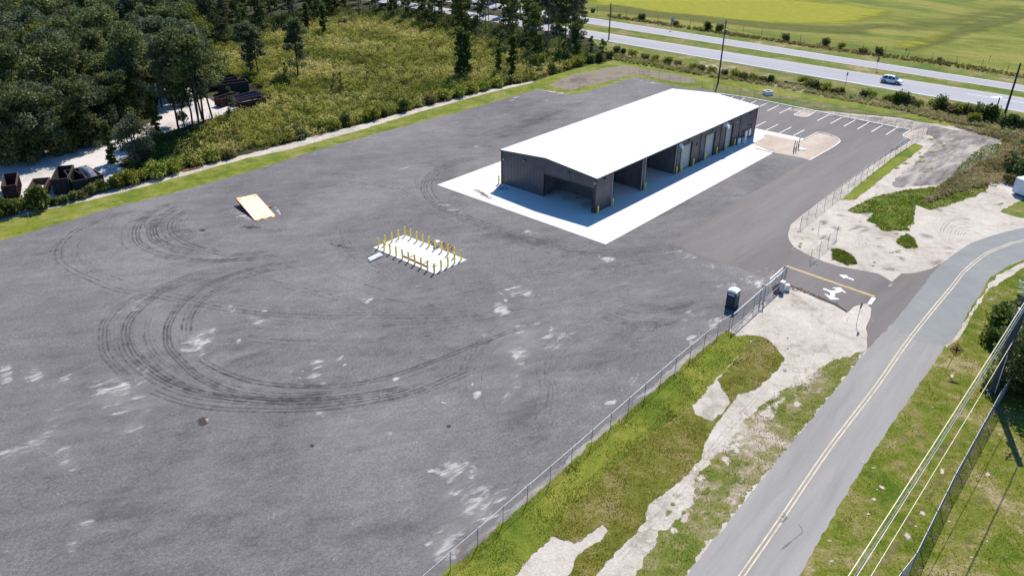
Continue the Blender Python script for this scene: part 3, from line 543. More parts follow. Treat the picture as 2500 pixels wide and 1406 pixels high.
tracks = [  # points, strength, offsets of parallel marks in metres
 (Z2([(1240, 740), (1000, 790), (700, 900), (560, 1000), (505, 1090), (520, 1190), (640, 1280), (800, 1350), (1000, 1430)])+Z3([(620, 205), (800, 240), (1000, 275), (1300, 300), (1700, 302), (2000, 296)]), .8, (-.3, .3)),
 (Z2([(900, 940), (720, 1000), (665, 1060), (670, 1140), (780, 1240), (1000, 1330), (1300, 1420)])+Z3([(900, 240), (1200, 320), (1600, 335), (2000, 325)]), .6, (0,)),
 (Z2([(1500, 660), (1300, 770), (1190, 860), (1155, 950), (1190, 1040), (1400, 1140), (1800, 1190), (2100, 1170), (2460, 1130)]), .95, (-.25, .15, .5)),
 (Z2([(1560, 700), (1400, 790), (1300, 880), (1290, 950), (1340, 1020), (1500, 1090), (1700, 1120)]), 1.1, (-.35, 0, .35, .7)),
 (Z2([(1640, 730), (1500, 820), (1460, 880), (1480, 950), (1600, 1030), (1850, 1110), (2050, 1130), (2300, 1100)]), 1.0, (-.3, .2)),
 (Z2([(1900, 650), (1700, 740), (1600, 830), (1580, 900), (1650, 960), (1850, 985), (2100, 985)]), .6, (0, .4)),
 (Z2([(1700, 500), (2000, 440), (2460, 430)])+[(780, 425), (900, 440), (1000, 480)], .5, (0, .8)),
 (Z3([(900, 90), (700, 170), (560, 230), (460, 310), (437, 380), (445, 450), (480, 500), (540, 560)]), .8, (-.35, 0, .35)),
 (Z3([(900, 120), (700, 190), (590, 270), (540, 340), (545, 430), (610, 510), (740, 590), (900, 635), (1200, 660), (1500, 645), (1800, 590)]), 1.15, (-.35, 0, .35)),
 (Z3([(1300, 65), (1100, 90), (900, 160), (780, 240), (720, 330), (715, 420), (770, 490), (850, 560), (1000, 625), (1200, 650), (1450, 635)]), 1.15, (-.3, 0, .3)),
 (Z3([(1300, 75), (1100, 110), (940, 175), (850, 235), (800, 310), (790, 400)]), .8, (0, .45)),
 (Z3([(830, 465), (950, 535), (1100, 580), (1300, 600), (1500, 590), (1700, 545), (1900, 470), (2093, 395), (2250, 330)]), .9, (-.2, .2)),
 (Z3([(600, 600), (750, 660), (900, 690), (1100, 700), (1350, 695), (1600, 660), (1800, 610), (2050, 500)]), 1.0, (-.2, .25)),
 (Z3([(640, 280), (615, 360), (640, 450), (720, 520), (830, 580)]), .7, (0, .35)),
 (Z3([(520, 150), (800, 215), (1100, 265), (1500, 300), (1900, 300), (2093, 290)]), .5, (0,)),
 (Z3([(930, 330), (1100, 350), (1400, 365), (1700, 355), (2000, 320), (2300, 270), (2600, 200)]), .5, (0, .9)),
 (Z3([(950, 370), (1200, 400), (1500, 408), (1800, 385), (2100, 330), (2400, 250)]), .5, (0,)),
 (Z3([(1000, 410), (1250, 435), (1550, 440)]), .4, (0,)),
 (Z3([(1020, 130), (1150, 165), (1300, 200), (1500, 245), (1800, 260)]), .55, (0, .8)),
 ([(560, 600), (700, 650), (860, 700), (1000, 740), (1200, 740), (1400, 700), (1600, 650)], .5, (0, 1.2)),
 ([(905, 520), (820, 560), (850, 620), (960, 680), (1100, 700), (1300, 680), (1500, 640)], .55, (-.6, 0, .6)),
 ([(1180, 380), (1095, 400), (1045, 435), (1040, 470), (1080, 510), (1180, 550), (1300, 590), (1450, 620), (1700, 600)], .85, (-.5, -.1, .3, .9)),
 ([(880, 480), (980, 500), (1120, 545), (1250, 600), (1400, 640)], .5, (0, .7)),
 ([(760, 440), (880, 450), (980, 470), (1020, 500)], .6, (0, .5)),
 ([(1700, 430), (1500, 560), (1350, 640), (1200, 700), (1000, 740)], .45, (0, 1.6)),
 ([(1640, 480), (1560, 520), (1520, 560), (1560, 590)], .5, (0, .5)),
 (Z5([(250, 720), (400, 690), (560, 760), (800, 800), (1000, 790), (1250, 740), (1500, 700), (1720, 720)]), .7, (-.5, 0, .5)),
 (Z5([(300, 770), (500, 850), (750, 900), (950, 900), (1150, 860)]), .8, (-.5, -.15, .2, .55)),
 (Z5([(0, 300), (300, 260), (700, 220), (1100, 160), (1500, 60)]), .55, (0, .6)),
 (Z5([(0, 420), (350, 330), (750, 260), (1150, 190)]), .5, (0, .7)),
 (Z5([(0, 700), (300, 620), (650, 500), (1000, 440)]), .5, (0, .6)),
 ([(1190, 1010), (1175, 960), (1180, 900), (1210, 850), (1260, 800)], .6, (0,)),
 ([(1270, 1090), (1330, 1040), (1350, 960), (1340, 900), (1380, 840), (1500, 760)], .5, (0, 1.0)),
 ([(1000, 360), (1200, 300), (1400, 262), (1500, 230)], .6, (-1.0, 0, 1.3)),
 ([(1130, 345), (1300, 290), (1420, 245)], .7, (0, .5)),
]
r_ = random.Random(8)
for (pts, st, offs) in list(tracks):
    for k in range(4 if st > .75 else 2):
        a_ = r_.uniform(-40, 30); b_ = r_.uniform(-16, 16); s0 = r_.randint(0, max(0, len(pts)-4)); q = pts[s0:s0+r_.randint(4, 7)]; sx_ = r_.uniform(.94, 1.06)
        if len(q) >= 3: tracks.append(([((x-q[0][0])*sx_+q[0][0]+a_, y+b_) for x, y in q], st*r_.uniform(.4, .7), (0, r_.uniform(.3, .9))))
mb = MB(); at = []
for i, (pts, st, offs) in enumerate([(a, min(.95, max(.55, b)), c) for a, b, c in tracks]):
    P = resample(smooth_line(GP(pts), 8), .7, False)
    for j, o_ in enumerate(offs): ribbon(P, .5 if st > .7 else .34, .0145+i*.0001+j*.00003, None, '', off=o_*1.15, attr=True, strength=st*.8, mb=mb, at=at)
mb.build('tyre_marks', M['track'], yard, attr=at)
# ruts in the right-hand sand, marks on the drive and on the road
mb = MB(); at = []
ruts = [(C6([(1650, 800), (1700, 700), (1800, 650), (2000, 650)]), .9), (C6([(1720, 830), (1760, 740), (1850, 700), (2000, 700)]), .8), (C6([(1800, 830), (1830, 760), (1900, 730), (1990, 740)]), .9), (C6([(1860, 830), (1890, 780), (1960, 760), (2080, 830)]), .8), (C6([(1640, 830), (1750, 900), (1820, 950), (1700, 1050)]), .7), (C6([(1200, 260), (1500, 130), (1800, 0), (2000, -90)]), .7), (C6([(1300, 260), (1600, 130), (1900, 0)]), .7), (C1([(940, 1406), (1125, 1205), (1310, 995), (1500, 750), (1650, 580), (1780, 440)]), .6), (C6([(820, 760), (840, 900), (860, 1020)]), .6), (K([(1300, 350), (1700, 420), (2100, 470), (2400, 560)]), .9), (K([(1250, 360), (1600, 430), (2000, 500), (2300, 580)]), .8), (cv(2100, 140, 5.86, [(1000, 1180), (1180, 1215), (1400, 1180), (1680, 1110)]), 1.4)]
for i, (pts, st) in enumerate(ruts):
    P = resample(smooth_line(GP(pts), 8), .5, False)
    for j, o_ in enumerate((-.2, .2)): ribbon(P, .3, .0300+i*.0005+j*.0002, None, '', off=o_, attr=True, strength=st, mb=mb, at=at)
sg = bpy.data.objects['sand_ground']; mb.build('wheel_ruts', M['rut'], sg, attr=at)
mb = MB(); at = []
for i, (pts, st) in enumerate([([(1895, 1280), (1920, 1265), (1905, 1245)], .9), (cv(1900, 700, 1.991, [(0, 1290), (60, 1240), (110, 1200), (115, 1180), (90, 1140)]), .9), (cv(1900, 700, 1.991, [(0, 1110), (30, 1120), (20, 1140), (0, 1150)]), .9), ([(1700, 620), (1850, 655), (1990, 700), (2080, 735)], .5), ([(1720, 600), (1880, 640), (2040, 690), (2130, 720)], .5), ([(2150, 350), (2000, 440), (1850, 540), (1760, 600)], .5), ([(2080, 340), (1960, 430), (1820, 520)], .4)]):
    ribbon(resample(smooth_line(GP(pts), 8), .4, False), .3, .0280+i*.0005, None, '', attr=True, strength=st*.8, mb=mb, at=at)
mb.build('tyre_marks', M['track'], drive, attr=at)
blobs('dust_patches', [(2175, 690, 26, 28, .2, 1.2), (2150, 730, 40, 50, .6, .9), (2105, 720, 20, 8, 0, .9), (1935, 610, 22, 22, 0, 1.1), (1880, 660, 60, 14, -.3, 1.0), (1990, 640, 60, 20, -.3, 1.05), (2130, 780, 26, 40, 0, 1.1), (1940, 500, 30, 8, .5, .9), (2010, 455, 20, 5, .4, .8)], .0340, M['dust'], drive)
# soft patches on the grass: sand showing through, green clumps, dry grass
spots = []
for _ in range(34):
    t = random.random(); x = 1560+t*420+random.uniform(-60, 30); y = 1330-t*430+random.uniform(-50, 50)
    spots.append((x, y, random.uniform(18, 42), random.uniform(10, 24), random.uniform(-.5, 1), random.uniform(.9, 1.25)))
spots += [(1970, 920, 90, 40, .6, 1.2), (1870, 1010, 60, 50, .8, 1.1), (1790, 1090, 50, 45, .8, 1.1)]
blobs('sand_patches', spots, .0110, M['sandspot'], sg)
gs = []
for _ in range(30):
    t = random.random(); x = 1620+t*380+random.uniform(-30, 40); y = 1300-t*400+random.uniform(-30, 60)
    gs.append((x, y, random.uniform(15, 34), random.uniform(8, 20), random.uniform(0, 1), random.uniform(.8, 1.15)))
gs += [(1915, 905, 22, 9, 0, 1), (2040, 905, 40, 14, .6, 1.2), (1930, 970, 34, 18, .6, 1.1)]
spots2 = [(random.uniform(1960, 2330), random.uniform(470, 680), random.uniform(10, 40), random.uniform(4, 12), random.uniform(-.4, .4), random.uniform(.8, 1.1)) for _ in range(46)]
spots2 = [q for q in spots2 if q[1] > 560-(q[0]-1960)*.5 and q[1] < 690-(q[0]-1960)*.1]
blobs('grey_patches', spots2, .0060, M['rut'], sg)
gs += [(2000+random.uniform(-60, 200), 560+random.uniform(0, 90), random.uniform(6, 18), random.uniform(2, 6), 0, 1.0) for _ in range(16)]
gs += [(random.uniform(2180, 2480), random.uniform(300, 500), random.uniform(8, 26), random.uniform(3, 8), 0, 1.1) for _ in range(30)]
gs += [(random.uniform(1800, 2090), random.uniform(720, 880), random.uniform(3, 7), random.uniform(1.5, 4), 0, 1.1) for _ in range(18)]
blobs('weed_clumps', gs, .0500, M['greenspot'], sg)
lw = bpy.data.objects['lawn']
bs = [(random.uniform(2200, 2420), random.uniform(1000, 1400), random.uniform(20, 60), random.uniform(14, 34), random.uniform(0, 1), random.uniform(.8, 1.2)) for _ in range(22)]
bs += [(2290-i*22, 1180+i*32, 40, 26, .9, 1.2) for i in range(8)]+[(2440, 1000, 50, 40, .8, 1.3), (2400, 1060, 40, 40, .9, 1.2), (2330, 930, 30, 14, .3, 1.1), (2300, 1100, 40, 30, .9, 1.1)]
blobs('dry_grass', bs, .0300, M['browngrass'], lw)
ls = [(2416, 955, 20, 16, .3, 1.4), (2325, 918, 12, 8, .5, 1.2), (2155, 1190, 16, 8, -.5, 1.2), (2135, 1220, 18, 8, -.1, 1.1), (2430, 762, 26, 7, 0, 1.3), (2420, 730, 24, 8, 0, 1), (2030, 1370, 16, 10, 0, 1.0), (2410, 1160, 10, 16, -.5, 1.1), (2440, 1060, 12, 10, 0, .9), (2450, 800, 20, 8, 0, 1.1), (2120, 1255, 10, 6, 0, .9), (2300, 1150, 14, 16, .7, 1.1), (2250, 1250, 14, 20, .7, 1.0), (2215, 1310, 16, 20, .7, 1.1)]
ls += [(random.uniform(2000, 2500), random.uniform(680, 1400), random.uniform(5, 14), random.uniform(3, 7), 0, 1.0) for _ in range(30)]
ls = [q for q in ls if q[0] > 2110+(1200-q[1])*.62-60]
blobs('sand_patches', ls, .0440, M['sandspot'], lw)
blobs('green_clumps', [(random.uniform(1980, 2500), random.uniform(680, 1400), random.uniform(14, 50), random.uniform(8, 26), .7, random.uniform(.7, 1.1)) for _ in range(40)], .0560, M['greenspot'], lw) if False else None
# meadow drifts
def softpoly(name, px, z, mat, parent, ext=14, step=5, scale=1.0):
    P = [np.array(G(*q)[:2]) for q in px]; A_ = np.array(P); lo = A_.min(0)-ext; hi = A_.max(0)+ext
    xs = np.arange(lo[0], hi[0], step); ys = np.arange(lo[1], hi[1], step); X, Y = np.meshgrid(xs, ys); Q = np.stack([X.ravel(), Y.ravel()], 1)
    ins = inpoly(Q, A_); d = np.full(len(Q), 1e9)
    for i in range(len(A_)):
        a, b = A_[i], A_[(i+1) % len(A_)]; ab = b-a; t = np.clip(((Q-a)@ab)/(ab@ab), 0, 1); d = np.minimum(d, np.linalg.norm(Q-(a+t[:, None]*ab), axis=1))
    sd = np.where(ins, d, -d); mask = np.clip(.5+sd/(2*ext), 0, 1)*scale; nx = len(xs)
    idx = np.arange(len(Q)).reshape(len(ys), nx); q = np.stack([idx[:-1, :-1].ravel(), idx[:-1, 1:].ravel(), idx[1:, 1:].ravel(), idx[1:, :-1].ravel()], 1)
    q = q[(mask[q] > .02).any(1)]; used, inv = np.unique(q, return_inverse=True); Vv = np.column_stack([Q[used], np.full(len(used), z)])
    me = np_mesh(name, Vv, inv.reshape(-1, 4), 4); a_ = me.attributes.new('mask', 'FLOAT', 'POINT'); a_.data.foreach_set('value', mask[used].astype(np.float32))
    return link_mesh(name, me, mat, parent)
def inpoly(Q, A_):
    x, y = Q[:, 0], Q[:, 1]; c = np.zeros(len(Q), bool); k = len(A_)
    for i in range(k):
        x1, y1 = A_[i][:2]; x2, y2 = A_[(i+1) % k][:2]
        c ^= ((y1 > y) != (y2 > y)) & (x < (x2-x1)*(y-y1)/((y2-y1) if y2 != y1 else 1e-9)+x1)
    return c
softpoly('yellow_flowering_grass', [(1420, -40), (1450, 8), (1600, 30), (1800, 48), (1950, 58), (2060, 55), (2150, 38), (2165, 28), (2080, 14), (1950, 0), (1850, -40)], .010, M['yellowmeadow'], gnd, 10, 3)
softpoly('dark_grass_band', [(1420, 20), (1600, 42), (1800, 62), (1950, 76), (2080, 82), (2180, 60), (2140, 60), (2050, 66), (1900, 60), (1700, 42), (1500, 15)], .030, M['darkmeadow'], gnd, 6, 3, 1.3)
softpoly('dark_grass_band', [(2190, 118), (2300, 85), (2400, 52), (2520, 30), (2520, 42), (2420, 66), (2320, 98), (2230, 122)], .030, M['darkmeadow'], gnd, 5, 3, 1.2)
softpoly('yellow_flowering_grass', [(2180, 122), (2230, 100), (2310, 82), (2270, 105)], .040, M['yellowmeadow'], gnd, 6, 3)
softpoly('green_drift', [(2100, 60), (2250, 50), (2400, 20), (2500, 10), (2500, 30), (2350, 70), (2200, 80)], .020, M['darkmeadow'], gnd, 12, 4, .8)
# ---------------------------------------------------------------- building (u along the long side, v across, z up)
MATB = Matrix((U, V, Vector((0, 0, 1)))).transposed().to_4x4()
BL, BW, EV, RD = 51.2, 18.4, 5.55, 6.35
shed = thing('steel_building', 'long charcoal steel workshop shed with a white low gable roof and open drive-in bays', 'building')
shed.matrix_world = MATB; shed.location = B0; shed.rotation_euler = (0, 0, BU)
def ribwall(a, b, z0, z1, name, mat, nrm, topf=None, parent=shed, pitch=.30, d=.055, th=.12):
    """corrugated sheet wall from a to b (u,v), outer ribs towards nrm; topf(t) gives the top height"""
    a = Vector((*a, 0)); b = Vector((*b, 0)); L = (b-a).length; t_ = (b-a)/L; nn = Vector((*nrm, 0)); prof = []
    s_ = 0.0
    while s_ < L-1e-6:
        for q, e in ((0, 0), (.16, 0), (.19, 1), (.27, 1)):
            if s_+q*pitch/.30 < L: prof.append((s_+q*pitch/.30, e*d))
        s_ += pitch
    prof.append((L, 0)); mb = MB(); vs = []; k = len(prof)
    tf = topf or (lambda x: z1)
    for s_, e in prof:
        p = a+t_*s_+nn*e; zt = tf(s_); vs += [(p.x, p.y, z0), (p.x, p.y, zt)]
    fs = [(2*i, 2*i+2, 2*i+3, 2*i+1) for i in range(k-1)]
    # inner skin
    b0 = len(vs); ia, ib = a-nn*th, b-nn*th
    cut = [0, L] if topf is None else [0, L*.5, L] if abs(L-BW) < 1 else [0, L]
    for s_ in cut:
        p = a+t_*s_-nn*th; vs += [(p.x, p.y, z0), (p.x, p.y, tf(s_))]
    fs += [(b0+2*i+1, b0+2*i+3, b0+2*i+2, b0+2*i) for i in range(len(cut)-1)]
    e0, e1 = b0, b0+2*(len(cut)-1); fs += [(0, 1, e0+1, e0), (2*k-2, e1, e1+1, 2*k-1), (0, e0, e1, 2*k-2)]
    mb.add(vs, fs); me = bpy.data.meshes.new(name); me.from_pydata(mb.v, [], mb.f); me.update()
    return link_mesh(name, me, mat, parent)
gab = lambda off, d=1: (lambda s_: EV+(RD-EV)*(1-abs((off+d*s_)-BW/2)/(BW/2)))
D_ = (0, -1)
# front gable: solid left part, narrow jamb, header above the opening (v .45 to 9.7, z to 3.78)
ribwall((0, BW), (0, 9.7), .03, EV, 'wall', M['wall'], (-1, 0), gab(BW, -1))
ribwall((0, .45), (0, 0), .03, EV, 'wall', M['wall'], (-1, 0), gab(.45, -1))
ribwall((0, 9.7), (0, .45), 3.78, EV, 'wall', M['wall'], (-1, 0), gab(9.7, -1))
# right long wall
ribwall((0, 0), (4.05, 0), .03, EV, 'wall', M['wall'], D_)
ribwall((12.35, 0), (13.05, 0), .03, EV-.1, 'wall', M['wall'], D_)
segs = [(22.35, 23.85), (27.45, 31.95), (35.45, 39.3), (42.0, BL)]
for a_, b_ in segs: ribwall((a_, 0), (b_, 0), .03, EV, 'wall', M['wall'], D_)
for a_, b_ in ((23.85, 27.45), (31.95, 35.45), (39.3, 42.0)): ribwall((a_, 0), (b_, 0), 4.42, EV, 'wall', M['wall'], D_)
for a_, b_ in ((4.05, 12.35), (13.05, 22.35)): MB().box(((a_+b_)/2, .06, EV-.17), (b_-a_, .14, .26)).build('header_beam', M['trim'], shed)
ribwall((BL, 0), (BL, BW), .03, EV, 'wall', M['wall'], (1, 0), gab(0, 1)); ribwall((BL, BW), (0, BW), .03, EV, 'wall', M['wall'], (0, 1))
# inner partitions
ribwall((4.2, 10), (4.2, .2), .03, EV, 'partition_wall', M['wall_in'], (-1, 0)); ribwall((12.7, .2), (12.7, 17), .03, EV, 'partition_wall', M['wall_in'], (-1, 0))
ribwall((22.4, .2), (22.4, 17), .03, EV, 'partition_wall', M['wall_in'], (-1, 0)); ribwall((.2, 10.0), (12.6, 10.0), .03, EV, 'partition_wall', M['wall_in'], D_)
ribwall((12.8, 12), (22.3, 12), .03, EV, 'partition_wall', M['wall_in'], D_)
# roof: two slopes with standing seams, eave trim
oh = .22
for sgn, name in ((0, 'roof'), (1, 'roof')):
    mb = MB(); v0, v1 = (-oh, BW/2) if sgn == 0 else (BW+oh, BW/2); z0 = EV-(RD-EV)*oh/(BW/2)+.06; z1 = RD+.06
    vs = [(-oh, v0, z0), (BL+oh, v0, z0), (BL+oh, v1, z1), (-oh, v1, z1)]; vs += [(x, y, z-.07) for x, y, z in vs]
    mb.add(vs, [(0, 1, 2, 3), (7, 6, 5, 4), (0, 4, 5, 1), (1, 5, 6, 2), (3, 2, 6, 7), (0, 3, 7, 4)])
    x = .2
    while x < BL: mb.beam((x, v0, z0+.02), (x, v1, z1+.02), .035, .05); x += .61
    mb.build(name, M['roof'], shed)
for v_, z_ in ((-oh-.06, EV-.04), (BW+oh+.06, EV-.04)): MB().box((BL/2, v_, z_), (BL+2*oh+.1, .11, .15)).build('gutter', M['trim'], shed)
for u_ in (-oh-.04, BL+oh+.04):
    for v0, v1 in ((-oh, BW/2), (BW+oh, BW/2)): MB().beam((u_, v0, EV-.02), (u_, v1, RD+.01), .06, .2).build('rake_trim', M['trim'], shed)
MB().box((-.06, 0, EV/2), (.14, .14, EV-.1)).build('corner_trim', M['dark'], shed); MB().box((-.06, BW, EV/2), (.14, .14, EV-.1)).build('corner_trim', M['dark'], shed); MB().box((BL+.05, -.05, EV/2), (.12, .12, EV-.1)).build('corner_trim', M['dark'], shed)
for b_ in ((0, .45), (0, 9.7)): MB().box((-.05, b_[1], 1.9), (.1, .12, 3.72)).build('opening_trim', M['dark'], shed)
MB().box((-.05, 5.07, 3.74), (.1, 9.3, .12)).build('opening_trim', M['dark'], shed)
for u_ in (4.1, 12.3, 13.1, 22.3): MB().box((u_, -.05, 2.65), (.14, .14, 5.2)).build('opening_trim', M['galv'], shed)
for u_ in (22.6, 30.2, 37.3, 44.6, 12.45): MB().tube([(u_, -.12, EV-.2), (u_, -.12, .2), (u_, -.28, .12)], .055, 6).build('downspout', M['dark'], shed)
# roller doors with frame
for a_, b_ in ((23.85, 27.45), (31.95, 35.45), (39.3, 42.0)):
    mb = MB(); k = 26; vs = []
    for i in range(k+1):
        z = .05+i*(4.36/k); e = .0 if i % 2 else .03
        vs += [(a_, .18-e, z), (b_, .18-e, z)]
    mb.add(vs, [(2*i, 2*i+1, 2*i+3, 2*i+2) for i in range(k)]); dr = mb.build('roller_door', M['roller'], shed)
    MB().box(((a_+b_)/2, .13, .10), (b_-a_-.02, .08, .1)).build('bottom_rail', M['trim'], dr)
    for u_ in (a_, b_): MB().box((u_, 0, 2.2), (.16, .24, 4.36)).build('door_jamb', M['dark'], shed)
    MB().box(((a_+b_)/2, -.03, 4.42), (b_-a_+.3, .12, .12)).build('door_header', M['dark'], shed)
md = MB().box((30.45+.2, -.07, 1.13), (.92, .06, 2.15)).build('service_door', M['dark'], shed); MB().box((30.45-.15, -.13, 1.05), (.05, .08, .14)).build('handle', M['galv'], md)
MB().box((30.65, -.04, 1.16), (1.06, .05, 2.27)).build('door_frame', M['trim'], shed)
md = MB().box((46.3, -.07, 1.13), (.92, .06, 2.15)).build('service_door', M['dark'], shed); MB().box((46.0, -.13, 1.05), (.05, .08, .14)).build('handle', M['galv'], md)
md = MB().box((BL+.1, 4.6, 1.15), (.06, 1.0, 2.2)).build('service_door', M['trim'], shed)
# wall lights
def walllight(u_, v_, z_, n):
    mb = MB(); cx, cy = u_+n[0]*.16, v_+n[1]*.16
    mb.box((cx, cy, z_), (.34 if n[1] else .3, .34 if n[0] else .3, .2), top=.7); l = mb.build('wall_light', M['dark'], shed)
    MB().box((cx+n[0]*.02, cy+n[1]*.02, z_-.13), (.24, .24, .05)).build('lens', M['lamp_lens'], l)
for q in ((0, 13.57, 5.1), (0, 4.94, 5.15)): walllight(*q, (-1, 0))
for u_ in (26.06, 33.97, 40.91, 48.18, 2.0): walllight(u_, 0, 4.95, (0, -1))
for q in ((-.2, 18.0, 4.3), (-.2, .12, 4.9), (42.9, -.2, 4.6)):
    MB().tube([q, (q[0]-.15, q[1]-.15, q[2]-.1), (q[0]-.3, q[1]-.3, q[2]-.1)], [.07, .09, .09], 8).build('camera_housing', M['whitemetal'], shed)
# exhaust hoods
for u_, s_ in ((23.2, .62), (38.7, .8)):
    pr = [(0, 4.95+s_*.35), (-.35*s_, 4.95+s_*.35), (-1.0*s_, 4.85-s_*.25), (-1.0*s_, 4.85-s_*.75), (-.55*s_, 4.85-s_*.35), (0, 4.9-s_*.3)]
    mb = MB(); n_ = len(pr); w2 = .5*s_
    mb.add([(u_-w2, y-.03, z) for y, z in pr]+[(u_+w2, y-.03, z) for y, z in pr], [tuple(range(n_)), tuple(reversed(range(n_, 2*n_)))]+[(i, n_+i, n_+(i+1) % n_, (i+1) % n_) for i in range(n_)])
    h_ = mb.build('exhaust_hood', M['whitemetal'], shed)
    MB().tube([(u_-w2-.25, -.1, 4.4), (u_-w2-.25, -.1, 5.3)], .05, 6).build('conduit', M['whitemetal'], h_)
for u_, w_, h_ in ((47.3, .75, 1.2), (48.75, .7, 1.3)): 
    e_ = MB().box((u_, -.2, 1.25), (w_, .3, h_)).build('electric_panel', M['galv_lt'], shed); MB().box((u_, -.36, 1.25), (w_*.82, .02, h_*.88)).build('panel_door', M['whitemetal'], e_)
MB().tube([(46.6, -.1, 2.2), (46.6, -.1, .1)], .05, 6).build('conduit', M['dark'], shed); MB().tube([(48.1, -.1, 2.6), (49.5, -.1, 2.6), (49.5, -.1, .1)], .05, 6).build('conduit', M['dark'], shed)
MB().box((29.0, -.12, 3.6), (.25, .14, .35)).build('alarm_box', M['dark'], shed)
def onfloor(o, u_, v_, z_=.03): p = L2W(u_, v_, z_); o.location = p; o.rotation_euler = (0, 0, BU)
# frames and planks on the floor of the near bay
for i, (a_, b_, lab) in enumerate((((1.0, 9.2), (3.6, 9.2), 'pale timber frame lying at the back left of the dark open bay'), ((.9, 6.3), (3.9, 3.9), 'pale timber frame lying in the middle of the dark open bay'), ((.6, 2.6), (3.8, 1.0), 'pale timber frame nearest the right jamb of the dark open bay'))):
    t = thing('timber_grid', lab, 'timber', (0, 0, 0)); onfloor(t, 0, 0)
    a = Vector((*a_, .06)); b = Vector((*b_, .06)); d = (b-a).normalized(); s_ = Vector((-d.y, d.x, 0))*1.1
    MB().beam(a, b, .12, .09).build('rail', M['plank'], t); MB().beam(a+s_, b+s_, .12, .09).build('rail', M['plank'], t)
    for q in (.02, .5, .98): MB().beam(a.lerp(b, q)+Vector((0, 0, .09)), a.lerp(b, q)+s_+Vector((0, 0, .09)), .12, .09).build('crosspiece', M['plank'], t)
# purple hose curled at the left end of the gable wall
pts = []
c0 = L2W(-1.6, 17.6)
for i in range(60):
    t_ = i/59*math.pi*2*2.3; r_ = .8+.5*math.sin(i*.37); pts.append(c0+V*(-i*.03+r_*math.sin(t_)*.8)+U*(r_*math.cos(t_)*.5)+Vector((0, 0, .055+i*.0005)))
pts += [pts[-1]+U*-.8+V*.4*j for j in range(1, 3)]
hz = MB().tube(pts, .02, 5).build('garden_hose', plain('hose_purple', (.06, .03, .12), .5)); tag(hz, 'thin dark purple hose curled on the concrete by the gable wall', 'hose')

# bollards
ORD = ['first', 'second', 'third', 'fourth', 'fifth', 'sixth', 'seventh', 'eighth', 'ninth', 'tenth', 'eleventh', 'twelfth', 'thirteenth', 'fourteenth', 'fifteenth', 'sixteenth', 'seventeenth', 'eighteenth', 'nineteenth', 'twentieth']
ORD += ['twenty-'+q for q in ORD[:9]]+['thirtieth']+['thirty-'+q for q in ORD[:9]]+['fortieth']
def make_bollard():
    t = thing('bollard', 'x', 'bollard')
    MB().tube([(0, 0, 0), (0, 0, 1.3), (0, 0, 1.34), (0, 0, 1.38), (0, 0, 1.4)], [.11, .11, .10, .065, .01], 12).build('post', M['yellow'], t, True)
    MB().tube([(0, 0, 0), (0, 0, .02)], .13, 12).build('collar', M['kerb'], t)
    return t
bol0 = make_bollard(); used = []
def place(proto, p, rz, label, group=None, sc_=None):
    o = proto if proto not in used else copy_tree(proto)
    used.append(proto); o.location = p; o.rotation_euler = (0, 0, rz); o['label'] = label
    if group: o['group'] = group
    if sc_: o.scale = sc_ if isinstance(sc_, tuple) else (sc_,)*3
    return o
PC = [G(*q) for q in cv(860, 520, 7.8125, [(1010, 442), (502, 670), (1565, 1150), (2078, 900)])]
pad = sheet('concrete_pad', [PC[0]+Vector((-.15, .35, 0)), PC[1]+Vector((-.75, .05, 0)), PC[2]+Vector((.1, -.3, 0)), PC[3]+Vector((.75, 0, 0))], .050, M['concrete'], px=False)
nice = [(1, 2, 9, 'near long side of the small pad, from the left', 10), (0, 3, 9, 'far long side of the small pad, from the left', 10), (1, 0, 4, 'short left end of the small pad, from the front', 3), (2, 3, 4, 'short right end of the small pad, from the front', 3)]
for a_, b_, k, txt, cnt in nice:
    for i in (range(k+1) if cnt == 10 else range(1, k)):
        place(bol0, PC[a_].lerp(PC[b_], i/k)+Vector((0, 0, .05)), 0, ORD[i if cnt == 10 else i-1]+' yellow bollard along the '+txt, 'yellow bollards round the small concrete pad')
for (u_, v_), lab in (((.05, -.61), 'yellow bollard at the near corner of the dark shed, right of the jamb'), ((3.97, -.5), 'yellow bollard before the near post of the first open side bay'), ((12.96, -.45), 'yellow bollard at the pier between the two open side bays'), ((22.55, -.35), 'yellow bollard where the second open bay meets the wall'), ((24.09, -.35), 'yellow bollard left of the nearest roller door'), ((28.0, -.35), 'yellow bollard right of the nearest roller door'), ((32.1, -.35), 'yellow bollard left of the middle roller door'), ((36.2, -.35), 'yellow bollard right of the middle roller door'), ((39.6, -.35), 'yellow bollard left of the farthest roller door'), ((42.9, -.35), 'yellow bollard right of the farthest roller door, beside a white tank'), ((-.5, 18.6), 'lone yellow bollard at the far left corner of the gable wall')):
    place(bol0, L2W(u_, v_, .03), 0, lab, 'yellow bollards along the dark shed')
# white tank and cabinet by the shed
t = thing('water_tank', 'upright white tank on the shaded concrete at the far end of the shed', 'tank'); onfloor(t, 44.0, -.6)
MB().tube([(0, 0, 0), (0, 0, 1.2), (0, 0, 1.3)], [.32, .32, .2], 14).build('shell', M['whitemetal'], t, True); MB().tube([(0, 0, 1.3), (0, 0, 1.38)], .1, 10).build('cap', M['dark'], t)
t = thing('air_conditioner', 'low pale cabinet unit beside the white tank at the shed wall', 'cabinet'); onfloor(t, 45.9, -.75)
MB().box((0, 0, .45), (.95, .5, .9)).build('housing', M['whitemetal'], t)
mb = MB()
for i in range(6): mb.box((0, -.26, .2+i*.11), (.75, .02, .04))
mb.build('grille', M['trim'], t)

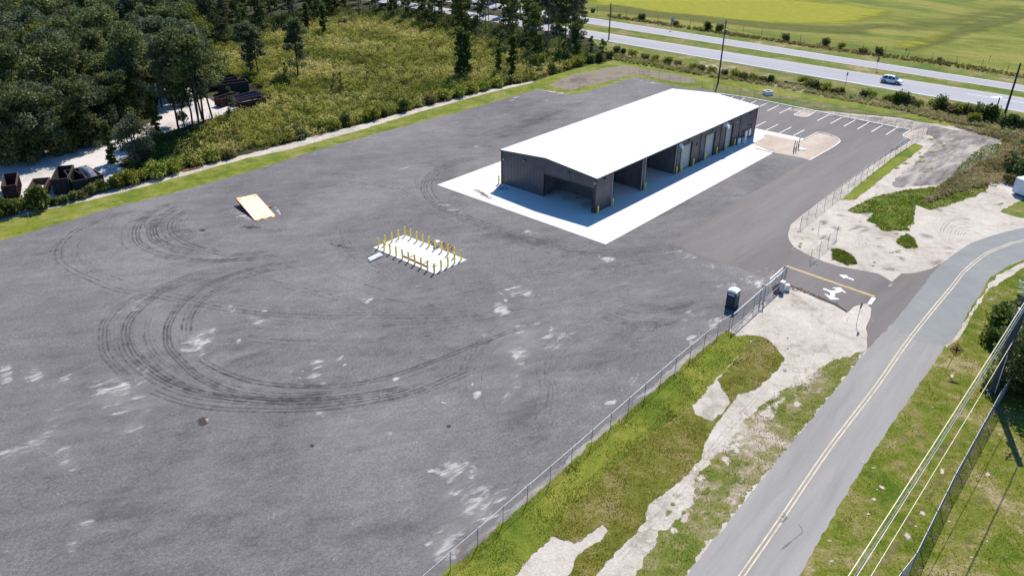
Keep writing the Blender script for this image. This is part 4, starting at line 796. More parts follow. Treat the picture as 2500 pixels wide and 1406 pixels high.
# ---------------------------------------------------------------- things in the yard
# steel channel, timber laths and rubble round the pad
Q = lambda x, y, z=0: G(860+x/7.8125, 520+y/7.8125, z)
a, b = Q(968, 818, .1), Q(1440, 1030, .1)
t = thing('steel_beam', 'rust-red steel channel lying along the near side of the small pad', 'beam'); 
MB().beam(a, b, .24, .05).build('flange', M['rust'], t); MB().beam(a+Vector((0, 0, .05)), b+Vector((0, 0, .05)), .05, .12).build('web', M['rust'], t)
for (x0, y0, x1, y1), lab in (((1080, 840, 1205, 798), 'thin timber lath leaning across the pad between the fifth and sixth near bollards'), ((1345, 965, 1465, 918), 'thin timber lath lying across the pad beside the eighth near bollard'), ((1510, 1035, 1615, 990), 'thin timber lath lying on the pad near its near corner')):
    o = MB().beam(Q(x0, y0, .09), Q(x1, y1, .13), .07, .05).build('timber_lath', M['plank']); tag(o, lab, 'lath', 'timber laths on the small pad')
t = thing('concrete_manhole', 'round grey concrete manhole ring standing in rubble behind the small pad', 'manhole', Q(1620, 640)); t.scale = (1, 1, 1)
MB().tube([(0, 0, -.05), (0, 0, .75)], [.36, .36], 16).build('ring', M['kerb'], t, False); MB().tube([(0, 0, .75), (0, 0, .80)], .39, 16).build('lid', M['concrete'], t)
def rubble(name, px, n, rmin, rmax, mat, label, cat, z=0.0, seed=1):
    r_ = random.Random(seed); mb = MB(); A_ = [G(*q) for q in px]; P = np.array([(p.x, p.y) for p in A_]); lo, hi = P.min(0), P.max(0); c = 0
    while c < n:
        q = np.array([[r_.uniform(lo[0], hi[0]), r_.uniform(lo[1], hi[1])]])
        if not inpoly(q, P)[0]: continue
        s_ = r_.uniform(rmin, rmax); vs = []
        for i, d in enumerate(((1, 0, 0), (0, 1, 0), (-1, 0, 0), (0, -1, 0), (0, 0, 1), (0, 0, -1))):
            k = s_*r_.uniform(.6, 1.2); vs.append((q[0][0]+d[0]*k+r_.uniform(-.3, .3)*s_, q[0][1]+d[1]*k, z+s_*.3+d[2]*k*.7))
        mb.add(vs, [(0, 1, 4), (1, 2, 4), (2, 3, 4), (3, 0, 4), (1, 0, 5), (2, 1, 5), (3, 2, 5), (0, 3, 5)]); c += 1
    o = mb.build(name, mat); return tag(o, label, cat, kind='stuff')
rubble('rubble', [(860+x/7.8125, 520+y/7.8125) for x, y in ((1480, 560), (1560, 530), (1760, 570), (1900, 640), (1960, 700), (1850, 740), (1600, 660))], 260, .05, .2, M['rubble'], 'reddish broken rubble and spoil behind the small pad', 'rubble', 0, 3)
rubble('rubble', A([(980, 390), (1250, 470), (1700, 650), (1740, 690), (1420, 580), (1100, 500), (960, 480)]), 260, .04, .12, M['rubble'], 'broken asphalt and stones along the drive edge by the gate', 'rubble', 0, 4)
rubble('rubble', [(540+x/11.717, 450+y/11.717) for x, y in ((300, 760), (900, 1080), (1000, 1090), (800, 960), (420, 860), (200, 900))], 60, .02, .06, M['kerb'], 'pale crumbs of stone beside the orange ramp', 'rubble', 0, 5)
rubble('brushwood', A([(830, 460), (960, 400), (1000, 520), (900, 600), (830, 560)]), 200, .05, .18, plain('dry_brush', (.10, .06, .055), .95, var=.3), 'dry brown brushwood heaped under the gate frame', 'brushwood', 0, 6)
# pipes
pa, pb = (338, 905), (565, 805)
for i in range(7):
    f_ = i/6; a = Q(300+f_*45, 872+f_*52, .07+.10*(i % 2)); b = Q(520+f_*60+random.uniform(-10, 20), 762+f_*42+random.uniform(-6, 6), .07+.10*(i % 2))
    o = MB().tube([a, b], .075, 10).build('white_pipe', M['pvc']); tag(o, ORD[i]+' white plastic pipe from the back in the bundle left of the pad', 'pipe', 'white pipes bundled beside the pad')
# orange ramp
cA, cB = G(576.7, 484, .98), G(540+1000/11.717, 450+285/11.717, .98); cC, cD = G(540+1545/11.717, 450+885/11.717, .08), G(540+960/11.717, 450+1028/11.717, .08)
rp = thing('loading_ramp', 'tilted orange steel loading ramp with a worn pale deck in the yard', 'ramp')
ex = ((cB-cA)+(cC-cD))*.5; ey = ((cD-cA)+(cC-cB))*.5; cen = (cA+cB+cC+cD)*.25
cA, cB, cC, cD = cen-ex/2-ey/2, cen+ex/2-ey/2, cen+ex/2+ey/2, cen-ex/2+ey/2
nz = ex.cross(ey).normalized(); nz = nz if nz.z > 0 else -nz
mb = MB(); vs = [cA, cB, cC, cD]+[q-nz*.05 for q in (cA, cB, cC, cD)]; mb.add(vs, [(0, 1, 2, 3), (7, 6, 5, 4), (0, 4, 5, 1), (1, 5, 6, 2), (2, 6, 7, 3), (3, 7, 4, 0)]); mb.build('deck', M['orange_deck'], rp)
for s0, s1 in ((cA, cD), (cB, cC)):
    mb = MB(); o_ = (ex.normalized()*(.04 if s0 is cB else -.04)); mb.add([s0+o_+nz*.02, s1+o_+nz*.02, s1+o_-nz*.07, s0+o_-nz*.28, s0+nz*.02, s1+nz*.02, s1-nz*.07, s0-nz*.28], [(0, 1, 2, 3), (7, 6, 5, 4), (0, 4, 5, 1), (1, 5, 6, 2), (2, 6, 7, 3), (3, 7, 4, 0)]); mb.build('side_beam', M['red'], rp)
mb = MB(); mb.beam(cA+ey*.1+nz*.012, cB+ey*.1+nz*.012, .05, .02); mb.beam(cen-ey/2+nz*.012, cen+ey/2+nz*.012, .05, .02); mb.build('seam', M['orange'], rp)
MB().beam(cA+ex*.03+nz*.02+ey*.05, cA+ex*.2+nz*.02+ey*.05, .3, .01).build('corner_plate', M['orange'], rp); MB().beam(cB-ex*.03+nz*.02+ey*.05, cB-ex*.2+nz*.02+ey*.05, .3, .01).build('corner_plate', M['orange'], rp)
for f_ in (.14, .5, .88):
    p = cD.lerp(cC, f_); q = p+ey.normalized()*.35; q.z = .035; MB().beam(p, q, .5 if f_ != .5 else .62, .05).build('lip', M['orange'], rp)
for p in (cA+ey*.14+ex*.03, cB+ey*.14-ex*.03): MB().tube([p-nz*.1, (p.x, p.y, 0)], .07, 8).build('leg', M['red'], rp)
p = cB+ey*.55; hb = MB().beam(p-nz*.1, p+ex.normalized()*.5-Vector((0, 0, .25)), .12, .12).build('tow_bar', M['orange'], rp); MB().tube([p+ex.normalized()*.45+Vector((0, 0, -.5)), p+ex.normalized()*.62+Vector((0, 0, -.5))], .2, 12).build('hub', M['rust'], rp)
# portable toilet
pt = thing('portable_toilet', 'dark teal portable toilet cabin with a white roof beside the gate', 'toilet', (0, 0, 0))
pn, pl, pr_ = G(1791.6, 757), G(1769, 749), G(1801.5, 745)
dx = (pl-pn); dx.normalize(); dy = Vector((-dx.y, dx.x, 0)); dy = dy if dy.dot(pr_-pn) > 0 else -dy
pt.location = pn+dx*.58+dy*.6; ang = math.atan2(dx.y, dx.x); pt.rotation_euler = (0, 0, ang); sgn = 1 if Vector((math.cos(ang+math.pi/2), math.sin(ang+math.pi/2), 0)).dot(dy) > 0 else -1
MB().box((0, 0, .06), (1.22, 1.22, .12)).build('base', M['black'], pt); MB().box((0, 0, 1.1), (1.12, 1.16, 2.0), top=.98).build('cabin', M['potty'], pt)
mb = MB(); mb.add([(-.58, -.6, 2.08), (.58, -.6, 2.08), (.58, .6, 2.08), (-.58, .6, 2.08), (-.56, -.58, 2.2), (.56, -.58, 2.2), (.56, .58, 2.2), (-.56, .58, 2.2), (-.3, -.5, 2.36), (.3, -.5, 2.36), (.3, .5, 2.36), (-.3, .5, 2.36)], [(3, 2, 1, 0), (0, 1, 5, 4), (1, 2, 6, 5), (2, 3, 7, 6), (3, 0, 4, 7), (4, 5, 9, 8), (5, 6, 10, 9), (6, 7, 11, 10), (7, 4, 8, 11), (8, 9, 10, 11)]); mb.build('roof', M['roof'], pt)
MB().box((0, -.595*sgn, 1.05), (.8, .03, 1.75)).build('door', M['potty'], pt); MB().box((.0, -.6*sgn, 1.82), (.8, .025, .2)).build('vent_strip', M['galv_lt'], pt); MB().box((-.575, 0, 1.82), (.02, .8, .2)).build('vent_strip', M['galv_lt'], pt)
MB().tube([(.35, .4*sgn, 2.2), (.35, .4*sgn, 2.55)], .05, 8).build('vent_pipe', M['dark'], pt)
t = thing('concrete_ring', 'short pale concrete cylinder on the sand beside the gate end', 'cylinder', G(1919.5, 708)); MB().tube([(0, 0, 0), (0, 0, .75)], .36, 16).build('drum', M['kerb'], t); MB().tube([(0, 0, .75), (0, 0, .79)], .28, 16).build('cap', M['concrete'], t)

# ---------------------------------------------------------------- fences
def mesh_wires(a, b, h, sp=.11, wd=.0055, z0=.05):
    a = np.array(a); b = np.array(b); L = np.linalg.norm(b-a); t = (b-a)/L; n_ = np.array([-t[1], t[0], 0]); Vs = []; k = int((L+h)/sp)
    for sg_ in (0, 1):
        for i in range(k):
            s0 = -h+i*sp; s1 = s0+h; c0, c1 = max(s0, 0), min(s1, L)
            if c1-c0 < .02: continue
            zz0, zz1 = (c0-s0, c1-s0); 
            if sg_: zz0, zz1 = h-zz0, h-zz1
            p0 = a+t*c0+np.array([0, 0, z0+zz0]); p1 = a+t*c1+np.array([0, 0, z0+zz1]); u_ = np.array([0, 0, wd])
            Vs += [p0-n_*wd*.6, p0+n_*wd*.6, p0+u_, p1-n_*wd*.6, p1+n_*wd*.6, p1+u_]
    Vs = np.array(Vs); m_ = len(Vs)//6; base = np.arange(m_)[:, None]*6
    F_ = np.concatenate([base+np.array(q) for q in ((0, 3, 4, 1), (1, 4, 5, 2), (2, 5, 3, 0))])
    return Vs, F_
def fence(name, pts, h, label, step=3.0, rail=True, mat=M['galv'], railmat=M['galv'], postr=.03, mesh=True, sp=.12, wd=.0024, outrig=False, posts=None, barb=False, bottom=False):
    t = thing(name, label, 'fence'); P = [Vector((p.x, p.y, 0)) for p in pts]; allp = []
    for i in range(len(P)-1):
        a, b = P[i], P[i+1]; q = max(1, round((b-a).length/step)); allp += [a.lerp(b, j/q) for j in range(q)]
    allp.append(P[-1])
    pm = None
    for i, p in enumerate(allp):
        if pm is None:
            mb = MB().tube([(0, 0, -.1), (0, 0, h+.04), (0, 0, h+.06)], [postr, postr, postr*.5], 6)
            o = mb.build('post', mat, t); pm = o.data
        else: o = bpy.data.objects.new('post', pm); COL.objects.link(o); o.parent = t
        o.location = p
    if outrig:
        dd = outrig
        for p in allp: MB().beam(p+Vector((0, 0, h)), p+Vector((0, 0, h+.3))+Vector(dd), .03, .03).build('outrigger', mat, t)
    if rail: MB().tube([p+Vector((0, 0, h)) for p in P], .017, 6).build('top_rail', railmat, t)
    if bottom: MB().tube([p+Vector((0, 0, .06)) for p in P], .02, 6).build('bottom_rail', mat, t)
    if mesh:
        VV, FF = [], []; off = 0
        for i in range(len(P)-1):
            v_, f_ = mesh_wires(P[i], P[i+1], h-.08, sp, wd); VV.append(v_); FF.append(f_+off); off += len(v_)
        link_mesh('wire_mesh', np_mesh('wire_mesh', np.concatenate(VV), np.concatenate(FF), 4), M['galv'], t)
    return t
fence('chain_link_fence', GP([(1020, 1462), (1100.5, 1390), (1228, 1278), (1395, 1132), (1533, 1009), (1648, 907), (1751, 820), (1780, 803)]), 1.8, 'long chain-link fence with pale top rail between the gravel yard and the green sod', 3.05, sp=.11, wd=.003)
fence('chain_link_fence', GP([(2263, 325), (2185, 377), (2070, 463), (1970, 541), (1953, 556)]), 1.8, 'chain-link fence along the right edge of the asphalt drive', 3.05)
fence('chain_link_fence', GP([(1953.5, 556), (1997, 568), (2041.6, 580), (1977, 640)]), 1.8, 'chain-link fence wrapping the kerb corner opposite the gate, white top rail', 3.05, railmat=M['whitemetal'])
fence('chain_link_fence', GP([(2263, 325), (2148, 304), (2003, 276), (1840, 244), (1741, 224), (1560, 180)]), 1.8, 'faint chain-link fence along the far side of the car park', 3.05, mat=M['galv'], sp=.2, wd=.006)
fence('chain_link_fence', GP([(-350, 660), (0, 562), (145, 526), (438, 449), (720, 376), (1030, 290), (1299, 213), (1330, 208)]), 1.5, 'barely visible wire fence along the grass strip left of the gravel yard', 4.2, sp=.25, wd=.003, postr=.025, rail=False, mat=M['galv_lt'])
fence('chain_link_fence', GP([(2150, 1490), (2221, 1398), (2317, 1202), (2427, 1001), (2475, 930), (2540, 850)]), 2.0, 'tall chain-link fence with angled barb arms right of the county road', 3.05, mat=M['dark'], railmat=M['cable'], sp=.09, wd=.0065, outrig=(-.22, .18, 0))
rf = line_ext((1500, 38), (2480, 180), 25, 10)
fence('field_fence', [Vector(p) for p in rf], 2.2, 'old wire field fence on thin posts beyond the highway', 6, rail=False, mat=M['wood'], sp=.6, wd=.006, postr=.05)
# small standpipes (railing bits) in the grey strip north-west
for pts, lab in ((GP([(1399, 222), (1415, 216)]), 'short pale rail standing at the edge of the bare soil'), (GP([(1535, 183), (1551, 178), (1572, 182)]), 'pale bent rail at the far corner of the yard')):
    fence('rail_fence', pts, 1.1, lab, 6, mesh=False, postr=.03)
# cantilever gate and its frame
gt = thing('sliding_gate', 'tall galvanised cantilever gate frame standing open beside the drive entrance', 'gate')
ga, gb = A([(165, 1160)])[0], A([(1000, 405)])[0]; ga, gb = G(*ga), G(*gb); gd = (gb-ga); GLn = gd.length; gd.normalize(); gn = Vector((-gd.y, gd.x, 0))
H1 = 2.1
MB().tube([ga+Vector((0, 0, H1)), gb+Vector((0, 0, H1))], .055, 8).build('top_track', M['galv_lt'], gt); MB().tube([ga+Vector((0, 0, .15)), gb+Vector((0, 0, .15))], .04, 8).build('bottom_rail', M['galv'], gt)
mb = MB(); k = 5
for i in range(k+1): p = ga.lerp(gb, i/k); MB().tube([p+Vector((0, 0, .15)), p+Vector((0, 0, H1))], .03, 6).build('upright', M['galv'], gt)
for i in range(k): p, q = ga.lerp(gb, i/k), ga.lerp(gb, (i+1)/k); MB().tube([p+Vector((0, 0, .15 if i % 2 else H1)), q+Vector((0, 0, H1 if i % 2 else .15))], .02, 6).build('brace', M['galv'], gt)
v_, f_ = mesh_wires(ga, gb, H1-.2, .11, .004, .17); link_mesh('wire_mesh', np_mesh('wire_mesh', v_, f_, 4), M['galv'], gt)
for f_ in (.55, .98):
    for s_ in (-.22, .22): p = ga.lerp(gb, f_)+gn*s_; MB().tube([p, p+Vector((0, 0, 2.5))], .06, 8).build('guide_post', M['galv'], gt)
    p = ga.lerp(gb, f_); MB().box((p.x, p.y, 2.35), (.2, .2, .16)).build('roller_box', M['dark'], gt)
p0, p1 = ga.lerp(gb, .70)+gn*.24, ga.lerp(gb, .98)+gn*.24
for z in (1.6, 2.25): MB().tube([p0+Vector((0, 0, z)), p1+Vector((0, 0, z))], .04, 6).build('guide_rail', M['galv_lt'], gt)
t = thing('gate_operator', 'pale upright gate operator box between the gate posts', 'gate motor', ga.lerp(gb, .84)-gn*.7, math.atan2(gd.y, gd.x)); MB().box((0, 0, .7), (.5, .4, 1.4)).build('housing', M['galv_lt'], t); MB().box((0, 0, 1.43), (.56, .46, .06)).build('lid', M['whitemetal'], t); MB().box((0, -.21, .8), (.3, .02, .5)).build('door', M['trim'], t)

# ---------------------------------------------------------------- signs and poles
def polelike(name, base, h, r0, r1, label, cat, lean=(0, 0), mat=None, n=10):
    t = thing(name, label, cat, base); MB().tube([(0, 0, -.2), (lean[0]*.5, lean[1]*.5, h*.5), (lean[0], lean[1], h)], [r0, (r0+r1)/2, r1], n).build('pole', mat or M['wood'], t); return t
# crossroads warning sign
sp = thing('warning_sign', 'yellow diamond crossroads warning sign with a black cross on a leaning post', 'sign', G(2307.5, 906))
top = Vector((.55, .15, 2.6)); MB().tube([(0, 0, -.1), top*.5+Vector((.05, 0, 0)), top], .035, 6).build('post', plain('yellowed_post', (.3, .24, .05), .6), sp)
fa = (G(2307, 906)-Vector((0, 0, CAM_H))); fd = Vector((-.35, -.93, 0)).normalized(); sx_ = Vector((-fd.y, fd.x, 0)); upd = Vector((0, 0, 1)); cc = top+fd*.05+Vector((0, 0, -.05)); hs_ = .7
tilt = (upd*.86-fd*.5).normalized(); nrm_ = sx_.cross(tilt).normalized(); nrm_ = nrm_ if nrm_.dot(fd) > 0 else -nrm_
def flatpoly(pts2, off, name, mat, parent, th=.012):
    mb = MB(); n_ = len(pts2); f0 = [cc+sx_*x+tilt*y+nrm_*off for x, y in pts2]; b0_ = [q-nrm_*th for q in f0]
    mb.add(f0+b0_, [tuple(range(n_)), tuple(reversed(range(n_, 2*n_)))]+[(i, n_+i, n_+(i+1) % n_, (i+1) % n_) for i in range(n_)]); return mb.build(name, mat, parent)
pn_ = flatpoly([(0, hs_), (hs_, 0), (0, -hs_), (-hs_, 0)], .02, 'panel', M['sign_yellow'], sp)
bw = .07; q_ = .34
flatpoly([(-q_, -bw), (-bw, -bw), (-bw, -q_), (bw, -q_), (bw, -bw), (q_, -bw), (q_, bw), (bw, bw), (bw, q_), (-bw, q_), (-bw, bw), (-q_, bw)], .03, 'cross_symbol', M['black'], pn_)
for s0, s1 in (((0, hs_-.03), (hs_-.03, 0)), ((hs_-.03, 0), (0, -hs_+.03)), ((0, -hs_+.03), (-hs_+.03, 0)), ((-hs_+.03, 0), (0, hs_-.03))):
    a = cc+sx_*s0[0]+tilt*s0[1]+nrm_*.028; b = cc+sx_*s1[0]+tilt*s1[1]+nrm_*.028; MB().beam(a, b, .025, .01, nrm_).build('border', M['black'], pn_)
# stop sign seen from behind
sb = thing('stop_sign', 'octagonal road sign seen edge-on from behind on a thin post in the sand', 'sign', G(2090.5, 792))
MB().tube([(0, 0, -.1), (0, 0, 2.6)], .03, 6).build('post', M['galv'], sb)
dd = (G(2330, 700)-G(2200, 840)).normalized(); fd2 = Vector((dd.y, -dd.x, 0)); sx2 = dd; mb = MB(); o8 = [(math.cos(R(22.5+45*i))*.42, math.sin(R(22.5+45*i))*.42) for i in range(8)]
f0 = [Vector((0, 0, 2.45))+sx2*x+Vector((0, 0, y))+fd2*.05 for x, y in o8]; b0_ = [q-fd2*.012 for q in f0]
mb.add(f0+b0_, [tuple(range(8)), tuple(reversed(range(8, 16)))]+[(i, 8+i, 8+(i+1) % 8, (i+1) % 8) for i in range(8)]); mb.build('panel', M['sign_back'], sb)
# utility poles
polelike('utility_pole', G(1486, 98), 12.6, .2, .12, 'thin dark utility pole left of the highway, nearest the trees', 'utility pole', group := None or (0, 0)) if False else None
up = polelike('utility_pole', G(1486, 98), 10.2, .2, .13, 'dark utility pole farthest away, between the trees and the highway', 'utility pole'); up['group'] = 'utility poles along the highway'
up = polelike('utility_pole', G(1753, 203), 14.2, .21, .13, 'tall dark utility pole with a transformer behind the white roof', 'utility pole'); up['group'] = 'utility poles along the highway'
MB().tube([(.35, 0, 11.3), (.35, 0, 12.1)], .25, 10).build('transformer', M['sign_back'], up); MB().box((0, 0, 12.6), (1.6, .1, .1)).build('crossarm', M['wood'], up); MB().box((.2, -.1, 10.6), (.9, .15, .2)).build('cable_bracket', M['galv'], up)
up = polelike('utility_pole', G(2450, 290), 11.2, .24, .16, 'thick dark utility pole beside the highway near the right edge', 'utility pole'); up['group'] = 'utility poles along the highway'
bp_ = polelike('utility_pole', G(2423, 957), 13.0, .36, .27, 'large wooden utility pole with white wires by the tall right-hand fence', 'utility pole', mat=plain('weathered_pole', (.05, .05, .065), .9, var=.15), n=14)
MB().tube([(.0, -.37, 0), (-.1, -.34, 4.6)], .05, 6).build('riser_conduit', M['cable'], bp_)
for z in (11.2, 11.7, 12.2): MB().tube([(-.3, 0, z), (-1.0, .1, z+.05)], .05, 6).build('insulator', M['whitemetal'], bp_)
MB().beam((-.3, 0, 11.0), (-1.1, .15, 12.4), .1, .1).build('standoff_arm', M['whitemetal'], bp_); MB().box((-.35, -.2, 9.4), (.35, .35, .5)).build('bracket', M['galv'], bp_)
def wire(px0, z0, px1, z1, ext, r_, label, sag=.0, px_back=None):
    a, b = G(*px0, z0), G(*px1, z1); d = (b-a).normalized(); P = [a-d*14*(1 if ext > 0 else 0)]+[a.lerp(b, i/12)+Vector((0, 0, -sag*math.sin(math.pi*i/12))) for i in range(13)]+[b+d*ext]
    o = MB().tube(P, r_, 5).build('overhead_wire', M['wire']); return tag(o, label, 'wire', 'overhead wires from the large pole')
wire((2483, 766), 12.0, (2071, 1406), 12.4, 20, .030, 'upper left of the three thick overhead wires at the large pole', .15)
wire((2486, 772), 11.6, (2086, 1406), 11.9, 20, .030, 'middle one of the three thick overhead wires at the large pole', .15)
wire((2489, 776), 11.3, (2092, 1406), 11.6, 20, .022, 'right one of the three thick overhead wires at the large pole', .15)
wire((2463, 850), 6.4, (2126, 1406), 6.2, 16, .024, 'single lower overhead cable from half way up the large pole', .1)
# roadside signs and posts along the highway
def post_sign(px, h, pw, ph, mat, label, face=(0.57, -0.82), pm='galv'):
    t = thing('road_sign', label, 'sign', G(*px)); MB().tube([(0, 0, -.1), (0, 0, h)], .04, 6).build('post', M[pm], t)
    t2 = MB().box((0, 0, h-ph/2), (pw, .03, ph), 0).build('panel', mat, t); t2.rotation_euler = (0, 0, math.atan2(face[1], face[0])+math.pi/2); t2.location = (0, 0, 0); return t
post_sign((1639, 74), 3.6, 1.0, 1.5, M['sign_blue'], 'small blue road sign on the far side of the highway'); post_sign((1420.5, 92), 2.0, .5, .6, M['sign_back'], 'small grey sign on the highway verge beside the trees')
post_sign((2061, 220), 4.0, .5, .8, M['sign_back'], 'small dark sign on a tall post on the near highway verge', pm='dark'); post_sign((2139, 172), 3.3, 1.0, 1.3, M['sign_back'], 'grey sign seen from behind in the highway median above the white car')
post_sign((2208, 143), 2.6, .6, .7, M['sign_back'], 'narrow sign on paired posts beside the field fence'); post_sign((2414, 152), 1.6, .4, .4, M['dark'], 'short dark marker post at the field fence', pm='dark'); post_sign((2476, 200), 1.6, 1.0, .9, M['whitemetal'], 'small white sign behind the thick pole at the far lane')
t = polelike('service_post', G(2430, 275), 3.2, .12, .12, 'short dark service post with a meter box beside the highway verge', 'post'); MB().box((-.1, -.2, .9), (.7, .5, .4)).build('meter_box', M['galv_lt'], t)
t = thing('concrete_box', 'small open concrete drain box in the grass behind the car park', 'drain', G(1874, 232), .3); mb = MB()
for c_, d_ in (((0, -.7, .45), (1.7, .2, .9)), ((0, .7, .45), (1.7, .2, .9)), ((-.75, 0, .45), (.2, 1.2, .9)), ((.75, 0, .45), (.2, 1.2, .9))): mb.box(c_, d_)
mb.build('walls', M['kerb'], t); MB().box((0, 0, .2), (1.3, 1.2, .04)).build('inner_floor', M['dark'], t)
t = thing('culvert_headwall', 'dark culvert mouth with a grey headwall in the ditch', 'culvert', G(1925, 206), -.5); MB().box((1.2, 0, .3), (3.6, .3, .7)).build('headwall', M['rubble'], t); MB().tube([(-.6, -.4, .35), (-.6, .2, .35)], .45, 14).build('pipe', M['dark'], t)
# standpipes and manhole on the planting island
for (x, y), h, lab in (((787, 850), 2.1, 'left standing dark pipe on the sandy planting island'), ((813, 842), 1.8, 'middle standing dark pipe on the sandy planting island'), ((843, 812), 2.3, 'right standing pipe with a pale upper half on the planting island')):
    t = thing('standpipe', lab, 'pipe', G(*K([(x, y)])[0]), group='standing pipes on the planting island'); MB().tube([(0, 0, 0), (0, 0, h*.35)], .11, 8).build('sleeve', M['dark'], t); MB().tube([(0, 0, h*.35), (0, 0, h)], .08, 8).build('riser', M['galv'], t)
o = MB().tube([(0, 0, 0), (0, 0, .12)], .7, 24).build('manhole_cover', M['concrete']); o.location = G(*K([(882, 825)])[0], .02); tag(o, 'round white manhole cover on the sandy planting island', 'manhole')
o = MB().beam(G(*Z2([(1570, 415)])[0], .1), G(*Z2([(1715, 382)])[0], .1), .35, .12).build('plank', M['rust']); tag(o, 'dark rusty plank lying on the sand strip beside the weeds', 'plank')

# ---------------------------------------------------------------- dumpsters
def dumpster(fl, fr, bl, h, L, label, mat, rim=M['bin_edge'], long_front=False, group='open roll-off dumpsters in the woods', z=None, W=2.4):
    a, b, c = G(*fl, h), G(*fr, h), G(*bl, h); ex_ = (b-a); w_ = ex_.length; ex_.normalize(); ey_ = Vector((-ex_.y, ex_.x, 0)); ey_ = ey_ if ey_.dot(c-a) > 0 else -ey_
    D = L if not long_front else W
    org = a+ex_*w_/2+ey_*D/2; t = thing('dumpster', label, 'dumpster', (org.x, org.y, 0), math.atan2(ex_.y, ex_.x), group); hx, hy = w_/2, D/2; th = .08
    def side(c_, d_, nm): MB().box(c_, d_).build(nm, mat, t)
    z0 = .18; hh = h-z0
    side((0, -hy, z0+hh/2), (w_, th, hh), 'end_wall'); side((0, hy, z0+hh/2), (w_, th, hh), 'end_wall'); side((-hx+th/2, 0, z0+hh/2), (th, D-th, hh), 'side_wall'); side((hx-th/2, 0, z0+hh/2), (th, D-th, hh), 'side_wall')
    MB().box((0, 0, z0+.04), (w_-2*th, D-th, .08)).build('bottom', mat, t)
    mb = MB(); 
    for y_ in (-hy, hy): mb.box((0, y_, h+.04), (w_+.10, .10, .09))
    for x_ in (-hx+.04, hx-.04): mb.box((x_, 0, h+.04), (.10, D-.10, .09))
    mb.build('rim', rim, t)
    mb = MB(); n_ = int(D/.8)
    for i in range(n_):
        y_ = -hy+.4+i*(D-.8)/max(1, n_-1)
        for x_ in (-hx-.05, hx+.05): mb.box((x_, y_, z0+hh*.45), (.1, .09, hh*.85))
    n_ = int(w_/.7)
    for i in range(n_):
        x_ = -hx+.35+i*(w_-.7)/max(1, n_-1)
        for y_ in (-hy-.08, hy+.08): mb.box((x_, y_, z0+hh*.45), (.09, .1, hh*.85))
    for y_ in (-hy-.05, hy+.05): mb.box((0, y_, z0+hh*.9), (w_+.2, .06, .08))
    for x_ in (-hx-.05, hx+.05): mb.box((x_, 0, z0+hh*.9), (.06, D+.1, .08))
    mb.build('ribs', mat, t)
    for x_ in (-hx*.6, hx*.6):
        MB().box((x_, 0, .09), (.12, D*.9, .18)).build('skid', M['rust'], t)
    return t, w_, D
def heap(t, w_, D, h0, h1, mat, label, cat, sd=1, cy=0):
    mb = MB(); n_, k = 14, 14; vs = []
    for i in range(n_+1):
        for j in range(k+1):
            x = (i/n_-.5)*(w_-.3); y = (j/k-.5)*(D-.4); e = (1-abs(2*i/n_-1)**2.5)*(1-abs(2*j/k-1-cy)**2.5 if abs(2*j/k-1-cy) < 1 else 0)
            vs.append((x, y, h0+(h1-h0)*max(e, 0)+.12*noise.noise(Vector((x*2+sd, y*2, 0)))))
    mb.add(vs, [(i*(k+1)+j, (i+1)*(k+1)+j, (i+1)*(k+1)+j+1, i*(k+1)+j+1) for i in range(n_) for j in range(k)])
    o = mb.build('heap', mat, None, True); o.location = t.location; o.rotation_euler = t.rotation_euler; return tag(o, label, cat)
dumpster((2, 457), (39, 452), (-14, 428), 2.3, 6.0, 'rusty dark dumpster cut by the left edge of the frame', M['bin_rust'])
t, w_, D = dumpster((66, 463), (108, 459), (52, 440), 1.4, 4.6, 'small low dumpster with reddish sides holding pale sand', M['bin_rust']); heap(t, w_, D, .5, .9, M['heap_white'], 'pale sand inside the small low dumpster', 'sand', 2, -.4)
dumpster((123, 440), (165, 436), (98.6, 413), 2.5, 6.2, 'tall black dumpster, the biggest of the row by the grass strip', M['bin'])
dumpster((175, 444), (212, 437), (147, 415), 2.1, 5.8, 'black dumpster right of the biggest one in the near row', M['bin'])
t, w_, D = dumpster((216, 436), (251, 427), (194, 403), 1.9, 6.0, 'dark dumpster filled with a grey heap at the right end of the near row', M['bin_rust']); heap(t, w_, D, 1.2, 2.7, M['heap'], 'grey-blue heap of scrap piled over the rim of the dumpster', 'scrap', 5)
t = thing('x', 'pale heap of sand and rubble on the ground right of the near dumpsters', 'sand heap', G(272, 443)); bpy.data.objects.remove(t)
mb = MB(); vs = []; n_ = 20
for i in range(n_+1):
    for j in range(n_+1):
        x, y = (i/n_*2-1), (j/n_*2-1); e = max(0, 1-math.sqrt(x*x+y*y)); vs.append((x*1.9, y*2.4, -.08+1.3*e**.8+.14*noise.noise(Vector((x*4, y*4, 3)))*min(1, e*4)))
mb.add(vs, [(i*(n_+1)+j, (i+1)*(n_+1)+j, (i+1)*(n_+1)+j+1, i*(n_+1)+j+1) for i in range(n_) for j in range(n_)]); o = mb.build('sand_heap', M['heap_white'], None, True); o.location = G(272, 445); tag(o, 'pale heap of sand on the ground right of the near dumpsters', 'sand heap')
G2 = 'roll-off dumpsters beyond the clearing'
dumpster((516, 198), (579, 188), (507, 187), 2.2, 6, 'black dumpster farthest back beyond the sand clearing', M['bin'], long_front=True, group=G2)
dumpster((535.5, 208), (606, 199), (527, 203), 2.3, 6, 'long dark dumpster behind the small sapling', M['bin'], long_front=True, group=G2)
dumpster((540, 243), (584.5, 228), (521.6, 239), 1.7, 6, 'rust-red dumpster standing on the white sand left of the open pair', M['bin_rust'], long_front=True, group=G2, W=2.0)
dumpster((577, 241), (636, 226), (566, 234), 1.6, 6, 'blue-lined dumpster squeezed between two rusty ones', plain('blue_steel', (.03, .045, .10), .6), long_front=True, group=G2, W=1.9)
